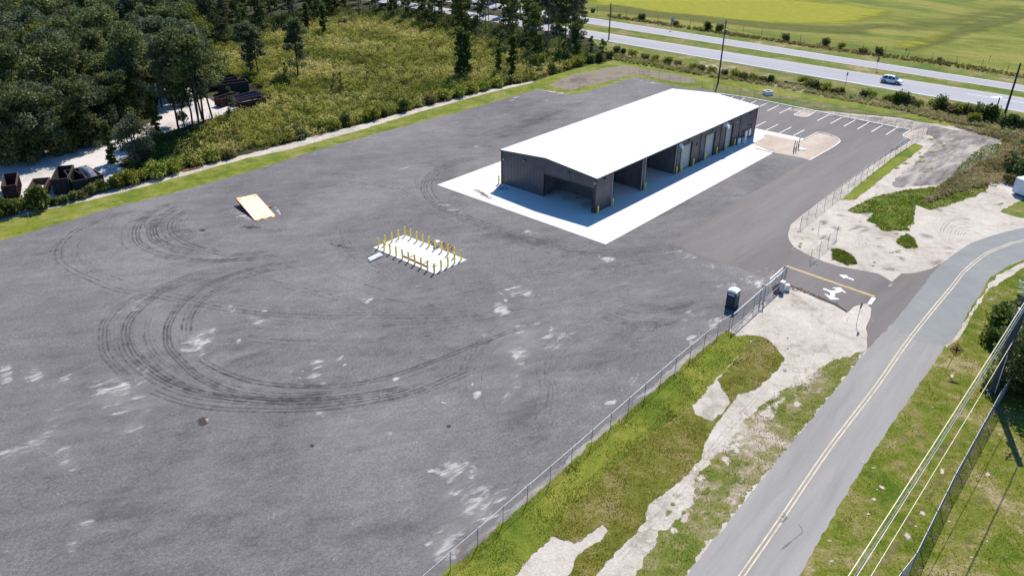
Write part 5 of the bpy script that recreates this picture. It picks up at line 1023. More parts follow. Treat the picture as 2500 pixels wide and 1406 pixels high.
t, w_, D = dumpster((585.4, 252), (648, 239), (576, 246), 1.5, 6, 'rusty dumpster nearest the weeds with a pale bare floor', M['bin_rust'], long_front=True, group=G2); heap(t, w_, D, 1.0, 1.1, plain('pale_scrap', (.3, .28, .32), .7), 'pale load lying flat in the dumpster nearest the weeds', 'load', 9)

# ---------------------------------------------------------------- white trailer box at the right edge
tb = thing('box_trailer', 'white box trailer cut off by the right edge above the curving road', 'trailer')
c0 = G(2469, 472); c1 = G(2500, 484); ex_ = (c1-c0).normalized(); ey_ = Vector((-ex_.y, ex_.x, 0)); 
tb.location = c0+ex_*3+ey_*1.25; tb.rotation_euler = (0, 0, math.atan2(ex_.y, ex_.x))
MB().box((0, 0, 1.45), (6, 2.4, 2.3)).build('body', M['trailer'], tb); MB().box((0, 0, 2.63), (6.06, 2.46, .06)).build('roof', M['roof'], tb); MB().box((0, 0, .24), (5.8, 2.2, .12)).build('chassis', M['dark'], tb)
mb = MB()
for x in (-3, 3):
    for y in (-1.2, 1.2): mb.box((x, y, 1.45), (.1, .1, 2.32))
mb.build('corner_trim', M['galv_lt'], tb)
for x in (-1.2, 1.2):
    for y in (-1.0, 1.0): MB().tube([(x, y-.1, .3), (x, y+.1, .3)], .3, 14).build('wheel', M['black'], tb)

# ---------------------------------------------------------------- white car on the highway
car = thing('white_car', 'white seven-seat estate car driving on the near highway lanes', 'car')
f0, f1 = G(2157, 203), G(2187, 208); hdv = (hwA[1]-hwA[0]).normalized(); car.location = (f0+f1)*.5+Vector((-hdv.y, hdv.x, 0))*.95; car.rotation_euler = (0, 0, math.atan2(hdv.y, hdv.x))
# stations x (rear -2.4 .. front 2.4): low z, belt z, half width
st = [(-2.38, .55, .98, .72), (-2.3, .42, 1.08, .86), (-1.9, .34, 1.12, .94), (-1.0, .3, 1.10, .96), (0, .3, 1.06, .96), (.9, .3, 1.04, .96), (1.5, .32, 1.0, .95), (2.0, .36, .92, .91), (2.3, .42, .80, .8), (2.4, .5, .68, .66)]
vs = []; sec = 10
for x, zl, zb, hw_ in st:
    for y, z in ((-hw_*.92, zl), (-hw_, zl+.12), (-hw_, (zl+zb)/2), (-hw_*.97, zb-.06), (-hw_*.86, zb), (hw_*.86, zb), (hw_*.97, zb-.06), (hw_, (zl+zb)/2), (hw_, zl+.12), (hw_*.92, zl)): vs.append((x, y, z))
fs = [(i*sec+j, i*sec+(j+1) % sec, (i+1)*sec+(j+1) % sec, (i+1)*sec+j) for i in range(len(st)-1) for j in range(sec)]+[tuple(range(sec)), tuple(reversed(range((len(st)-1)*sec, len(st)*sec)))]
MB().add(vs, fs).build('body', M['car_paint'], car, False)
# glasshouse
gh = [(-2.2, 1.10, .80), (-1.85, 1.62, .68), (-1.2, 1.72, .68), (.1, 1.74, .68), (.6, 1.66, .66), (1.35, 1.06, .78)]
lowb = [(-2.25, .84), (-1.9, .86), (-1.2, .87), (.1, .87), (.7, .86), (1.4, .82)]
vs = []
for (x, z, w2), (xl, wl) in zip(gh, lowb): vs += [(xl, -wl, 1.04), (x, -w2, z-.02), (x, w2, z-.02), (xl, wl, 1.04)]
fs = [(i*4+j, i*4+j+1, (i+1)*4+j+1, (i+1)*4+j) for i in range(5) for j in range(3)]+[(0, 1, 2, 3), (23, 22, 21, 20)]
MB().add(vs, fs).build('windows', M['glass'], car)
vs = []
for x, z, w2 in gh[1:5]: vs += [(x, -w2-.02, z-.05), (x, -w2+.1, z+.02), (x, w2-.1, z+.02), (x, w2+.02, z-.05)]
MB().add(vs, [(i*4+j, i*4+j+1, (i+1)*4+j+1, (i+1)*4+j) for i in range(3) for j in range(3)]).build('roof', M['car_paint'], car)
for s_ in (-1, 1):
    for xb, xt, wd_ in ((-2.0, -1.78, .30), (-.75, -.6, .12), (.25, .2, .12), (1.32, .62, .10)):
        MB().beam((xb, s_*.885, 1.04), (xt, s_*.70, 1.66), wd_, .03, (0, 1, 0)).build('pillar', M['car_paint'], car)
    for x in (-1.45, 1.5):
        wh = MB().tube([(x, s_*.72, .36), (x, s_*.97, .36)], .37, 18).build('wheel', M['black'], car); MB().tube([(x, s_*.965, .36), (x, s_*.985, .36)], .23, 14).build('rim', M['rim'], wh)
        mb = MB(); vs = []
        for i in range(13):
            t_ = math.pi*i/12; vs += [(x+.50*math.cos(t_), s_*.972, .34+.50*math.sin(t_)), (x+.39*math.cos(t_), s_*.972, .34+.40*math.sin(t_))]
        mb.add(vs, [(2*i, 2*i+1, 2*i+3, 2*i+2) for i in range(12)]).build('wheel_arch', M['black'], car)
    MB().box((2.24, s_*.62, .72), (.24, .34, .12)).build('headlight', M['lamp_lens'], car); MB().box((-2.30, s_*.72, .92), (.12, .2, .22)).build('tail_light', M['tail'], car); MB().box((.95, s_*1.02, 1.12), (.16, .2, .13)).build('mirror', M['car_paint'], car)
MB().box((2.36, 0, .56), (.1, 1.1, .18)).build('grille', M['dark'], car); MB().box((-2.34, 0, .42), (.14, 1.6, .16)).build('bumper', M['dark'], car); MB().box((0, 0, .3), (4.2, 1.7, .14)).build('underbody', M['black'], car)
MB().beam((-1.7, -.6, 1.74), (.3, -.6, 1.79), .04, .04).build('roof_rail', M['galv'], car); MB().beam((-1.7, .6, 1.74), (.3, .6, 1.79), .04, .04).build('roof_rail', M['galv'], car)
# ---------------------------------------------------------------- vegetation
def leaves(C_, size, tint, up=0.25, r_=rng, tri=False):
    """C_ (n,3) centres -> quads with random tilt"""
    n = len(C_); nn = r_.normal(size=(n, 3)); nn[:, 2] = np.abs(nn[:, 2])+up; nn /= np.linalg.norm(nn, axis=1)[:, None]
    a = np.cross(nn, r_.normal(size=(n, 3))); a /= np.linalg.norm(a, axis=1)[:, None]; b = np.cross(nn, a)
    s = (size*(.6+.8*r_.random(n)))[:, None]; bs = s*(.5+.35*r_.random((n, 1)))
    V4 = np.stack([C_-a*s*.5, C_-b*bs*.5+a*s*.08, C_+a*s*.5, C_+b*bs*.5-a*s*.08], 1).reshape(-1, 3)
    F4 = np.arange(n*4).reshape(n, 4)
    return V4, F4, np.repeat(tint, 4)
def crown_mesh(name, blobs_, nleaf, size, seed, droop=0.0, tv=.35):
    """blobs_: list of (x,y,z,rx,rz) clumps"""
    r_ = np.random.default_rng(seed); B = np.array(blobs_); wgt = B[:, 3]**2*1.0; wgt /= wgt.sum(); idx = r_.choice(len(B), nleaf, p=wgt)
    d = r_.normal(size=(nleaf, 3)); d /= np.linalg.norm(d, axis=1)[:, None]; rad = r_.random(nleaf)**.33*.9+.15*r_.random(nleaf)
    P = B[idx, :3]+d*rad[:, None]*np.stack([B[idx, 3], B[idx, 3], B[idx, 4]], 1); P[:, 2] -= droop*r_.random(nleaf)
    P[:, 2] = np.maximum(P[:, 2], .1)
    ct = r_.random(len(B))*.55+.1; t_ = np.clip(ct[idx]+r_.normal(size=nleaf)*.16+.05, 0, 1)
    v_, f_, t4 = leaves(P, size, t_, r_=r_); return np_mesh(name, v_, f_, 4, t4)
def limb(mb, a, b, r0, r1, seed, n=5, wob=.35):
    r_ = random.Random(seed); a = Vector(a); b = Vector(b); P = [a]
    for i in range(1, 4): P.append(a.lerp(b, i/4)+Vector((r_.uniform(-wob, wob), r_.uniform(-wob, wob), r_.uniform(-wob, wob)*.5)))
    P.append(b); mb.tube(P, [r0+(r1-r0)*i/4 for i in range(5)], n, False)
def make_tree(name, h, cr, clear, nbl, nleaf, leafsize, leafmat_, bark, seed, stems=1, flat=.7, lowleaf=0, trunkr=.22, label='x', cat='tree', lean=.6):
    r_ = random.Random(seed); t = thing(name, label, cat); mb = MB(); bl = []
    for s_ in range(stems):
        ox, oy = (r_.uniform(-.9, .9), r_.uniform(-.9, .9)) if stems > 1 else (0, 0); tx, ty = ox*1.6+r_.uniform(-lean, lean), oy*1.6+r_.uniform(-lean, lean); top = Vector((tx, ty, h*.9)); base = Vector((ox, oy, -.2))
        limb(mb, base, top, trunkr, trunkr*.3, seed*9+s_, 6, .3)
        for b_ in range(nbl//stems):
            f_ = clear+(1-clear)*((b_+.5)/(nbl/stems)); f_ = min(.97, max(clear*.95, f_+r_.uniform(-.06, .06))); p = base.lerp(top, f_); wz = math.sin(min(1, (f_-clear)/(1-clear)+.22)*math.pi*.86)
            an = r_.uniform(0, 6.283); rr_ = cr*(.35+.65*wz)*r_.uniform(.35, 1.0); e = Vector((p.x+math.cos(an)*rr_, p.y+math.sin(an)*rr_, p.z+r_.uniform(-.2, 1.0)*h*.07))
            limb(mb, p-Vector((0, 0, h*.05)), e, trunkr*.35, .03, seed*31+b_*7+s_, 4, .15); q = cr*r_.uniform(.26, .46); bl.append((e.x, e.y, e.z, q, q*flat))
    for b_ in range(lowleaf): an = r_.uniform(0, 6.283); rr_ = cr*r_.uniform(0, .9); q = cr*r_.uniform(.25, .42); bl.append((math.cos(an)*rr_, math.sin(an)*rr_, h*clear*r_.uniform(.1, 1.0), q, q))
    mb.build('trunk', bark, t, True); link_mesh('crown', crown_mesh('crown', bl, nleaf, leafsize, seed, tv=.3), leafmat_, t); return t
oaks = [make_tree('oak_tree', 14, 4.6, .25, 34, 6500, .46, M['leaf_oak'], M['bark'], 11, lowleaf=14), make_tree('oak_tree', 13, 5.0, .35, 38, 7000, .46, M['leaf_grey'], M['bark'], 12, stems=2, lowleaf=6), make_tree('oak_tree', 12, 4.2, .15, 34, 6000, .44, M['leaf_lime'], M['bark'], 13, lowleaf=14), make_tree('oak_tree', 15, 4.4, .3, 36, 6500, .46, M['leaf_oak'], M['bark'], 14, stems=2, lowleaf=10)]
tall = [make_tree('slender_tree', 15.5, 3.4, .42, 26, 4800, .42, M['leaf_grey'], M['bark'], 21, stems=1, trunkr=.2), make_tree('slender_tree', 16, 3.8, .48, 30, 4800, .42, M['leaf_oak'], M['bark'], 22, stems=2, trunkr=.18), make_tree('slender_tree', 14.5, 3.0, .38, 26, 4200, .40, M['leaf_grey'], M['bark'], 23, stems=1, trunkr=.16, lowleaf=4), make_tree('slender_tree', 17, 2.6, .6, 20, 2600, .42, M['leaf_oak'], M['bark'], 24, stems=1, trunkr=.17)]
tops = [make_tree('pine_tree', 17, 2.6, .35, 26, 4200, .40, M['leaf_oak'], M['bark'], 31, trunkr=.2, lowleaf=6), make_tree('pine_tree', 14, 2.8, .15, 28, 4600, .40, M['leaf_bush'], M['bark'], 32, trunkr=.15, lowleaf=8), make_tree('pine_tree', 19, 2.3, .6, 18, 2400, .40, M['leaf_grey'], M['bark_pale'], 33, trunkr=.17)]
vine = make_tree('vine_covered_tree', 7.5, .95, .05, 60, 3600, .28, M['leaf_bush'], M['bark'], 41, trunkr=.2, lowleaf=6, lean=.2)
thin = make_tree('bare_tree', 8.5, 1.5, .3, 12, 900, .30, M['leaf_grey'], M['bark'], 42, trunkr=.13, lean=.9)
snag = make_tree('dead_snag', 5, .7, .2, 8, 260, .26, M['leaf_bush'], M['bark'], 43, trunkr=.15, lean=.8)
for pr in oaks+tall+tops+[vine, thin, snag]: pr.location = (0, -2000, 0)
veg = {}
def plant(proto, px, s_, label, group=None, sz=None, world=None):
    p = Vector(world) if world is not None else G(*px); o = place(proto, (p.x, p.y, -.05), random.uniform(0, 6.28), label, group); o.scale = (s_, s_, (sz or s_)); return o
# special trees, from left to right
spec = [(tall[1], (481, 327), 1.22, 'forked tall tree whose trunks rise from the near right corner of the sand clearing'), (tall[0], (497, 300), 1.2, 'slim tall tree just behind the forked one at the clearing'), (tall[1], (503, 290), 1.15, 'double-stemmed tall tree at the right rim of the sand clearing'), (tall[0], (436, 316), 1.15, 'slim leaning tree standing before the white sand lane'), (tall[1], (356, 286), 1.15, 'dark double-stemmed tree left of the white sand clearing'), (tall[2], (374, 250), .95, 'slim tree at the left rim of the sand clearing'), (tall[2], (399, 240), 1.0, 'tree behind the left half of the sand clearing'), (tall[0], (425, 215), .95, 'tree at the back of the sand clearing'), (tall[2], (466, 225), 1.0, 'tree behind the right half of the sand clearing'),
 (oaks[1], (335, 396), .62, 'grey-green drooping tree at the near end of the sand lane'), (vine, (385, 330), 1.15, 'leaning vine-clad stump beside the sand lane'), (vine, (275, 398), 1.0, 'round dark tree on the white sand behind the near dumpsters'), (thin, (563, 300), .85, 'small sapling in front of the open dumpsters'),
 (tall[2], (614, 187), .95, 'grey-leaved tree with bare lower stems at the weed field, left one of two'), (tall[0], (632, 185), .72, 'leaning thin tree right beside the grey-leaved one'), (snag, (697, 205), 1.0, 'bare dead trunk standing in the weeds'), (tall[3], (729, 187), .85, 'slender grey tree with a narrow crown in the weed field'), (tall[2], (727, 185), .95, 'slender grey-green tree beside the narrow one in the weed field'), (snag, (812, 228), .9, 'left one of two crooked snags in the weeds'), (snag, (832, 226), 1.0, 'right one of two crooked snags in the weeds'), (snag, (895, 212), .8, 'thin bare spike of a tree in the middle of the weed field'),
 (vine, (1124, 190), 1.6, 'left stem of the vine-covered pair at the right of the weed field'), (vine, (1141, 188), 1.45, 'right stem of the vine-covered pair at the right of the weed field'), (vine, (1250, 184), 1.3, 'dark ivy column standing nearest the sand strip'), (vine, (1218, 183), .9, 'short vine-clad tree left of the ivy column'), (vine, (792, 85), 1.2, 'dark ivy-clad trunk at the back of the weed field'), (vine, (750, 75), 1.1, 'leafy column left of the ivy-clad trunk at the back'),
 (tops[1], (1405, 135), .62, 'bushy tree at the right end of the wood nearest the highway'), (tops[1], (1440, 140), .40, 'low bushy tree at the right tip of the wood'), (tops[1], (1470, 148), .40, 'last dark low tree beside the grassy bank'), (tops[2], (1337, 140), 1.12, 'tall pine trunk with high branches near the right end of the wood'), (tops[2], (1392, 137), 1.0, 'tall bare pine at the right end of the wood, branches over the road'), (tops[2], (1365, 132), 1.05, 'tall pine between two others at the right end of the wood')]
for pr, px, s_, lab in spec: plant(pr, px, s_, lab)
def scatter(poly_px, spacing, seed, avoid=()):
    P = np.array([(p.x, p.y) for p in GP(poly_px)]); lo, hi = P.min(0), P.max(0); r_ = np.random.default_rng(seed); out = []
    AV = [np.array([(p.x, p.y) for p in GP(a)]) for a in avoid]
    cand = np.stack([r_.uniform(lo[0], hi[0], 30000), r_.uniform(lo[1], hi[1], 30000)], 1); cand = cand[inpoly(cand, P)]
    for a in AV: cand = cand[~inpoly(cand, a)]
    for c in cand:
        if all((c[0]-o[0])**2+(c[1]-o[1])**2 > spacing**2 for o in out): out.append(c)
    return out
clearing = [(0, 385), (140, 350), (240, 330), (330, 310), (385, 285), (380, 235), (355, 215), (365, 180), (445, 200), (520, 240), (600, 258), (600, 290), (480, 335), (350, 400), (290, 445), (130, 500), (0, 520), (-300, 620), (-300, 440)]
lw_poly = [(-420, 430), (-420, 150), (-250, 60), (0, 8), (300, -12), (520, -14), (560, 20), (540, 60), (500, 110), (475, 150), (440, 185), (350, 215), (385, 240), (380, 285), (330, 305), (240, 325), (140, 352), (0, 385)]
def rows(pts, depth):
    out = {}
    d0 = min(math.hypot(*q) for q in pts)
    for q in pts: out.setdefault(int((math.hypot(*q)-d0)/depth), []).append(q)
    for k in sorted(out):
        for i, q in enumerate(sorted(out[k], key=lambda a: a[0]/a[1])): yield k, i, q
for i, (px, k, s_) in enumerate((((18, 396), 0, .95), ((62, 392), 3, .9), ((105, 384), 1, .9), ((150, 372), 0, .8), ((196, 361), 3, .85), ((238, 344), 1, .8), ((292, 322), 0, .8), ((318, 300), 2, .8), ((330, 262), 1, .9), ((365, 225), 0, .8))):
    plant(oaks[k], px, s_, ORD[i]+' leafy tree from the left, leaning over the edge of the white sand lane', 'trees along the sand lane')
for i, (px, k, s_) in enumerate((((395, 262), 2, 1.1), ((412, 236), 0, 1.1), ((442, 214), 2, 1.15), ((472, 236), 0, 1.05), ((345, 300), 2, 1.0), ((452, 318), 2, .95), ((488, 314), 0, 1.1), ((470, 205), 3, 1.0))):
    plant(tall[k], px, s_, ['slim', 'leaning', 'tall', 'straight', 'dark', 'thin', 'high', 'bare-stemmed'][i]+' tree standing in or beside the white sand clearing', 'slim trees round the clearing')
for r_i, i, c in rows(scatter(lw_poly, 7.6, 5, [clearing]), 9.5):
    k = [0, 1, 3, 2, 0, 1, 3][(i*3+r_i) % 7]; s_ = random.uniform(.74, 1.2)
    plant(oaks[k], None, s_, ORD[i]+' broad tree from the left, '+ORD[r_i]+' row back, in the dense left wood', 'broad trees of the dense left wood', world=(c[0], c[1], 0))
top_poly = [(520, -12), (900, -22), (1180, -4), (1330, 30), (1400, 75), (1425, 110), (1420, 140), (1370, 138), (1300, 138), (1240, 120), (1180, 95), (1090, 78), (1020, 62), (940, 48), (820, 50), (740, 62), (640, 90), (560, 110), (530, 60)]
for r_i, i, c in rows(scatter(top_poly, 6.6, 6), 10):
    pr = tops[[0, 1, 2, 0, 2][(i+r_i*2) % 5]]; plant(pr, None, random.uniform(.75, 1.0), ORD[i]+' slim tree from the left, '+ORD[r_i]+' row back, in the woodland belt before the highway', 'slim trees of the far woodland belt', world=(c[0], c[1], 0))
# bushes
def make_bush(name, r_, h, n, size, mat, seed):
    t = thing(name, 'x', 'bush'); q = random.Random(seed); bl = [(q.uniform(-.5, .5)*r_, q.uniform(-.5, .5)*r_, h*q.uniform(.25, .7), r_*q.uniform(.35, .6), h*q.uniform(.25, .4)) for _ in range(9)]
    mb = MB()
    for i in range(4): an = q.uniform(0, 6.28); limb(mb, (0, 0, -.05), (math.cos(an)*r_*.5, math.sin(an)*r_*.5, h*.7), .04, .012, seed*5+i, 4, .05)
    mb.build('stems', M['bark'], t); link_mesh('foliage', crown_mesh('foliage', bl, n, size, seed), mat, t); t.location = (0, -2000, 0); return t
bg = [make_bush('bush', 1.2, 1.9, 900, .26, M['leaf_bush'], 51), make_bush('bush', 1.3, 1.7, 900, .26, M['leaf_weed'], 52), make_bush('bush', 1.2, 1.5, 800, .26, M['leaf_brown'], 53), make_bush('bush', 1.0, 2.0, 800, .26, M['leaf_oak'], 54)]
def row(lst, what, group):
    for i, (px, s_, k) in enumerate(sorted(lst, key=lambda q: q[0][0])): plant(bg[k], px, s_, ORD[i]+' '+what, group)
row([((1505, 128), 1.1, 3), ((1520, 133), 1.0, 0), ((1545, 140), 1.2, 1), ((1575, 146), 1.2, 2), ((1598, 150), 1.0, 1), ((1632, 156), 1.2, 1), ((1655, 160), 1.0, 2), ((1690, 170), 1.0, 1), ((1712, 172), 1.1, 2), ((1738, 178), 1.0, 1), ((1768, 185), 1.0, 3), ((1792, 188), 1.1, 1), ((1815, 192), 1.2, 2), ((1838, 196), 1.0, 1), ((1862, 199), 1.0, 2), ((1878, 201), 1.1, 0)], 'shrub from the left in the ditch behind the white roof', 'shrubs in the ditch behind the white roof')
row([((1962, 206), 1.2, 1), ((1974, 212), 1.2, 1), ((1984, 216), 1.3, 3), ((2002, 218), 1.1, 2), ((2016, 222), 1.1, 1), ((2040, 230), 1.1, 2), ((2052, 231), .9, 0), ((2108, 238), 1.1, 3), ((2125, 240), 1.1, 1), ((2168, 248), 1.0, 1), ((2186, 252), 1.5, 0), ((2203, 253), 1.7, 3), ((2222, 256), 1.4, 2), ((2240, 262), 1.2, 2), ((2275, 266), 1.1, 1), ((2296, 266), 1.8, 3), ((2312, 272), 1.2, 0), ((2325, 278), 1.6, 2), ((2345, 280), 1.6, 1), ((2366, 282), 1.6, 2), ((2388, 292), 2.0, 3), ((2405, 296), 2.0, 0), ((2420, 294), 1.8, 3), ((2375, 298), 1.2, 1), ((2452, 308), 1.6, 3), ((2466, 312), 1.5, 0), ((2488, 316), 1.6, 3), ((2505, 312), 1.6, 2), ((2530, 320), 2, 0)], 'shrub from the left in the row behind the car park', 'shrubs between car park and highway')
row([((1447, 31), .9, 3), ((1511, 41), .7, 2), ((1566, 50), 1.4, 3), ((1650, 62), 1.1, 2), ((1729, 73), 1.5, 0), ((1756, 76), 1.4, 3), ((1918, 100), 1.3, 3), ((2016, 112), 1.4, 3), ((2053, 119), 1.0, 1), ((2107, 131), 1.2, 2), ((2144, 134), 1.3, 3), ((2292, 150), .7, 3)], 'shrub from the left along the wire fence beyond the highway', 'shrubs along the far field fence')
row([((2478, 430), 2.4, 3), ((2492, 410), 2.6, 2), ((2505, 445), 2.4, 3), ((2470, 448), 1.3, 2), ((2520, 395), 3, 3)], 'shrub from the left in the thicket beside the white trailer', 'thicket beside the white trailer')
row([((84, 512), 2.1, 0), ((34, 522), 1.5, 0), ((-10, 532), 1.8, 0), ((8, 512), 1.3, 0), ((104, 505), 1.5, 0), ((140, 500), .7, 0), ((160, 496), .8, 3), ((185, 488), .9, 3), ((205, 482), 1.0, 2), ((228, 475), 1.1, 3), ((256, 466), 1.1, 0), ((280, 458), 1.2, 0), ((303, 452), 1.5, 1), ((325, 448), 1.2, 1), ((348, 440), 1.1, 1), ((388, 432), 1.6, 1), ((422, 420), 1.4, 1), ((-60, 550), 2.4, 0)], 'bush from the left between the dumpsters and the grass strip', 'bushes along the left end of the grass strip')
row([((480, 402), 1.1, 1), ((520, 392), 1.4, 1), ((560, 384), 1.2, 2), ((738, 338), 1.2, 3), ((700, 346), 1.0, 1), ((788, 322), 1.0, 0), ((812, 315), 1.2, 1), ((850, 306), 1.4, 0), ((853, 292), 1.0, 3), ((905, 292), 1.5, 1), ((940, 283), .9, 0), ((980, 272), 1.5, 0), ((1000, 264), 1.0, 1), ((1050, 252), 1.6, 2), ((1085, 243), 1.4, 1), ((1120, 236), 1.5, 1), ((1150, 226), 1.5, 1), ((1180, 220), 1.3, 1), ((1215, 212), 1.3, 1), ((1240, 205), 1.2, 3)], 'bush from the left along the sand strip', 'bushes along the sand strip')
row([((1262, 200), 1.1, 1), ((1290, 190), 1.3, 1), ((1318, 184), 1.2, 3), ((1350, 178), 1.4, 0), ((1380, 168), 1.3, 1), ((1410, 160), 1.3, 1), ((1440, 152), 1.4, 3), ((1465, 150), 1.2, 0), ((1488, 142), 1.2, 3), ((1300, 168), 1.6, 1), ((1345, 160), 1.5, 1), ((1385, 152), 1.5, 3)], 'bush from the left below the right end of the wood', 'bushes below the right end of the wood')
row([((2418, 835), 1.2, 0), ((2445, 830), 1.9, 0), ((2460, 810), 2.0, 0), ((2478, 795), 2.0, 3), ((2440, 800), 1.5, 1)], 'bush from the left beside the large wooden pole', 'bushes beside the large wooden pole')
big = make_tree('oak_tree', 9, 4.2, .15, 40, 12000, .34, M['leaf_oak'], M['bark'], 61, stems=2, lowleaf=24); big.location = G(2535, 960); big['label'] = 'big dark tree at the right edge behind the large wooden pole'; used.append(big)
b2 = copy_tree(big); b2.location = G(2560, 870); b2['label'] = 'dark tree farther up the right edge, beyond the large wooden pole'; b2.rotation_euler = (0, 0, 2)
plant(make_bush('orange_shrub', 1.0, 1.6, 500, .26, M['leaf_orange'], 57), (1048, 76), 1.2, 'orange-leaved shrub glowing at the foot of the woodland belt')
plant(make_bush('yellow_shrub', 1.3, .9, 700, .22, M['leaf_lime'], 58), (535, 386), 1.3, 'low yellow-green patch of shrub beside the sand strip')
# grass blades on the sods
def blades(name, poly_px, dens, h, mat, label, seed, lean=.5, wd=.035):
    P = np.array([(p.x, p.y) for p in GP(poly_px)]); lo, hi = P.min(0), P.max(0); r_ = np.random.default_rng(seed); n = int(dens*(hi[0]-lo[0])*(hi[1]-lo[1]))
    c = np.stack([r_.uniform(lo[0], hi[0], n), r_.uniform(lo[1], hi[1], n)], 1); c = c[inpoly(c, P)]; n = len(c)
    tn = np.array([noise.noise(Vector((x*.5, y*.5, seed)))+.6*noise.noise(Vector((x*1.7, y*1.7, seed))) for x, y in c]); k = np.clip(.75+tn, .25, 1.6); a = r_.uniform(0, 6.283, n); dx = np.column_stack([np.cos(a), np.sin(a), np.zeros(n)])*wd
    tip = np.column_stack([c+r_.normal(size=(n, 2))*(h*lean*.6)*k[:, None], .03+h*k*(.6+.6*r_.random(n))]); b = np.column_stack([c, np.full(n, .02)])
    V3 = np.stack([b-dx, b+dx, tip], 1).reshape(-1, 3); t_ = np.clip(.45+.45*noise_arr(c, seed)+r_.normal(size=n)*.12, 0, 1)
    o = link_mesh(name, np_mesh(name, V3, np.arange(n*3).reshape(n, 3), 3, np.repeat(t_, 3)), mat); return tag(o, label, 'grass', kind='stuff')
def noise_arr(c, seed): return np.array([noise.noise(Vector((x*.3, y*.3, seed+9))) for x, y in c])
# weeds covering the field: one mass
def weeds(name, poly_px, n, sizes, leafsize, per, mat, label, seed, avoid=(), hh=1.0, nz=.05, tmean=.5, top=.16):
    P = np.array([(p.x, p.y) for p in GP(poly_px)]); lo, hi = P.min(0), P.max(0); r_ = np.random.default_rng(seed); c = np.zeros((0, 2))
    AV = [np.array([(p.x, p.y) for p in GP(a)]) for a in avoid]
    while len(c) < n:
        q = np.stack([r_.uniform(lo[0], hi[0], n*2), r_.uniform(lo[1], hi[1], n*2)], 1); q = q[inpoly(q, P)]
        for a in AV: q = q[~inpoly(q, a)]
        c = np.concatenate([c, q])
    c = c[:n]; R_ = r_.uniform(*sizes, n); tn = np.array([noise.noise(Vector((x*nz, y*nz, seed))) for x, y in c]); tn2 = np.array([noise.noise(Vector((x*.25, y*.25, seed+5))) for x, y in c])
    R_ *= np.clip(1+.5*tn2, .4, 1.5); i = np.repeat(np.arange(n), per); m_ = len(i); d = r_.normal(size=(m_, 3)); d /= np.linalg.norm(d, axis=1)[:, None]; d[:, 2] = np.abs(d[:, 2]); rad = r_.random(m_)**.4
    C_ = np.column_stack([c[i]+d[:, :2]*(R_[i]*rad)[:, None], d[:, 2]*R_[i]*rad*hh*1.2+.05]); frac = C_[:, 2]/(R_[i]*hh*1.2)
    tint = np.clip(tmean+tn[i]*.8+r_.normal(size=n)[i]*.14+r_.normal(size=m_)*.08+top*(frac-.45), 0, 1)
    v_, f_, t4 = leaves(C_, leafsize, tint, .4, r_); o = link_mesh(name, np_mesh(name, v_, f_, 4, t4), mat); return tag(o, label, 'weeds', kind='stuff')
field = [(420, 420), (470, 335), (520, 300), (590, 275), (640, 258), (650, 225), (590, 190), (510, 180), (500, 120), (560, 100), (640, 85), (760, 60), (880, 45), (960, 50), (1040, 62), (1100, 80), (1200, 105), (1270, 130), (1400, 140), (1480, 145), (1440, 153), (1340, 182), (1298, 198), (1198, 217), (1027, 261), (885, 301), (725, 343), (600, 374), (484, 406)]
dump2 = [(500, 205), (590, 190), (620, 205), (660, 245), (600, 280), (520, 262), (530, 225)]
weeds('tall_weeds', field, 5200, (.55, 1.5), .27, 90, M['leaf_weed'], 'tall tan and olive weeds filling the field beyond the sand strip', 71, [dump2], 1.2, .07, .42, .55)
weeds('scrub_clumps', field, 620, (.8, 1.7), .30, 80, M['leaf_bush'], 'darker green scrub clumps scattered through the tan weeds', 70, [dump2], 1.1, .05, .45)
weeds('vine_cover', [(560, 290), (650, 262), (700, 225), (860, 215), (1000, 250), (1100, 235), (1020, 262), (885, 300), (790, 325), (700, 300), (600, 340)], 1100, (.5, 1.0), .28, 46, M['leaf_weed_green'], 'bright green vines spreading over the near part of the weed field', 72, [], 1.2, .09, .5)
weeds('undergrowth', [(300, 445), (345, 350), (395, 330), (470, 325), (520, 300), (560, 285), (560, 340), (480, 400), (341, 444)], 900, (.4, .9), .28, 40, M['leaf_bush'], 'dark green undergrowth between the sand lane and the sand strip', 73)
weeds('undergrowth', [(-350, 600), (-60, 500), (60, 490), (120, 505), (230, 470), (300, 452), (235, 468), (128, 494), (0, 528), (-350, 640)], 600, (.3, .7), .25, 36, M['leaf_bush'], 'low green creepers at the foot of the dumpsters', 74)
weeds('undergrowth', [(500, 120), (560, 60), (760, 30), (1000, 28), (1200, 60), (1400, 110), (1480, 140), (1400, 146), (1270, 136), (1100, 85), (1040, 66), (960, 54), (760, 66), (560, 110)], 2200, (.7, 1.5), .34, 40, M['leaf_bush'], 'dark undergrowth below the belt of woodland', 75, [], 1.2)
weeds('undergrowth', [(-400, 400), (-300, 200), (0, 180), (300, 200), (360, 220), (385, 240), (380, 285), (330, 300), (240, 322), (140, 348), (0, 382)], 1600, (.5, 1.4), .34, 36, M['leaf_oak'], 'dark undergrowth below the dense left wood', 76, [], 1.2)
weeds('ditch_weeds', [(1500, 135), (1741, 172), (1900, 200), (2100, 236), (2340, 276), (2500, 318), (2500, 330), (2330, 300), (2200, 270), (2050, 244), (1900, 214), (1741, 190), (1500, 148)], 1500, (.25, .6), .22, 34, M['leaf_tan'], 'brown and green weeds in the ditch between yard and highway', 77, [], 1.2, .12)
blades('grass', g2, 34, .22, M['leaf_weed_green'], 'bright green grass on the bank between drive and road', 96, .6, .07)
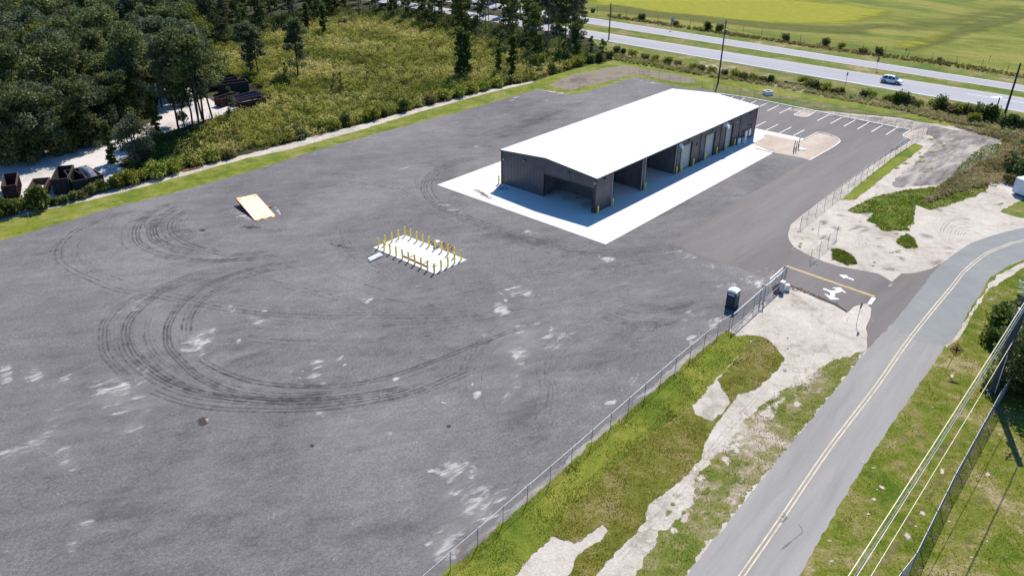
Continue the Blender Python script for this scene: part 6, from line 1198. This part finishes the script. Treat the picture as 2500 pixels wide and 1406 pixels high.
weeds('bank_weeds', g2, 200, (.2, .45), .14, 22, M['leaf_weed_green'], 'low green weeds on the bank between drive and road', 78, [], .5, .1, .6)
weeds('tan_grass', [(2330, 310), (2500, 330), (2560, 420), (2460, 440), (2340, 470), (2250, 500), (2330, 430), (2440, 380), (2450, 345)], 1300, (.3, .8), .2, 36, M['leaf_tan'], 'dry tan grass in mounds at the upper right', 79, [g1], .9, .12)
weeds('tan_grass', [(2240, 268), (2330, 285), (2400, 305), (2400, 312), (2300, 298), (2230, 280)], 300, (.3, .6), .2, 30, M['leaf_tan'], 'dry tan grass behind the car park fence', 80)
weeds('weed_tuft', C6([(540, 960), (620, 950), (760, 1020), (800, 1100), (700, 1110), (560, 1050)]), 260, (.12, .3), .13, 24, M['leaf_weed_green'], 'bright green weed patch on the sand by the drive', 81, [], .5, .05, .65)
weeds('weed_tuft', C6([(1210, 850), (1300, 800), (1380, 850), (1420, 940), (1300, 940), (1220, 900)]), 180, (.14, .35), .14, 26, M['leaf_weed_green'], 'round green weed clump on the sand near the road bend', 82, [], .6, .05, .5)
weeds('field_edge_weeds', [(1480, 36), (1800, 84), (2100, 126), (2300, 150), (2500, 184), (2500, 192), (2300, 160), (2100, 134), (1800, 90), (1480, 42)], 900, (.2, .6), .26, 26, M['leaf_brown'], 'brown weeds along the field fence beyond the highway', 83)
blades('grass', sodA, 90, .13, M['grass_blade'], 'lush bright grass on the sod beside the yard fence', 91)
blades('grass', sodB, 120, .08, M['grass_dry'], 'short dry olive grass on the newer sod', 92, .7, .04)
blades('grass', roughp, 36, .09, M['grass_dry'], 'thin patchy grass on the verge left of the county road', 93, .7, .04)
blades('grass', [(1990, 1400), (2070, 1207), (2140, 1097), (2295, 876), (2370, 765), (2420, 700), (2500, 660), (2560, 700), (2560, 1420)], 26, .09, M['grass_dry'], 'mown grass on the verge right of the county road', 94, .7, .045)
for pr in oaks+tall+tops+[vine, thin, snag]+bg:
    if pr not in used:
        for ch in list(pr.children): bpy.data.objects.remove(ch)
        bpy.data.objects.remove(pr)
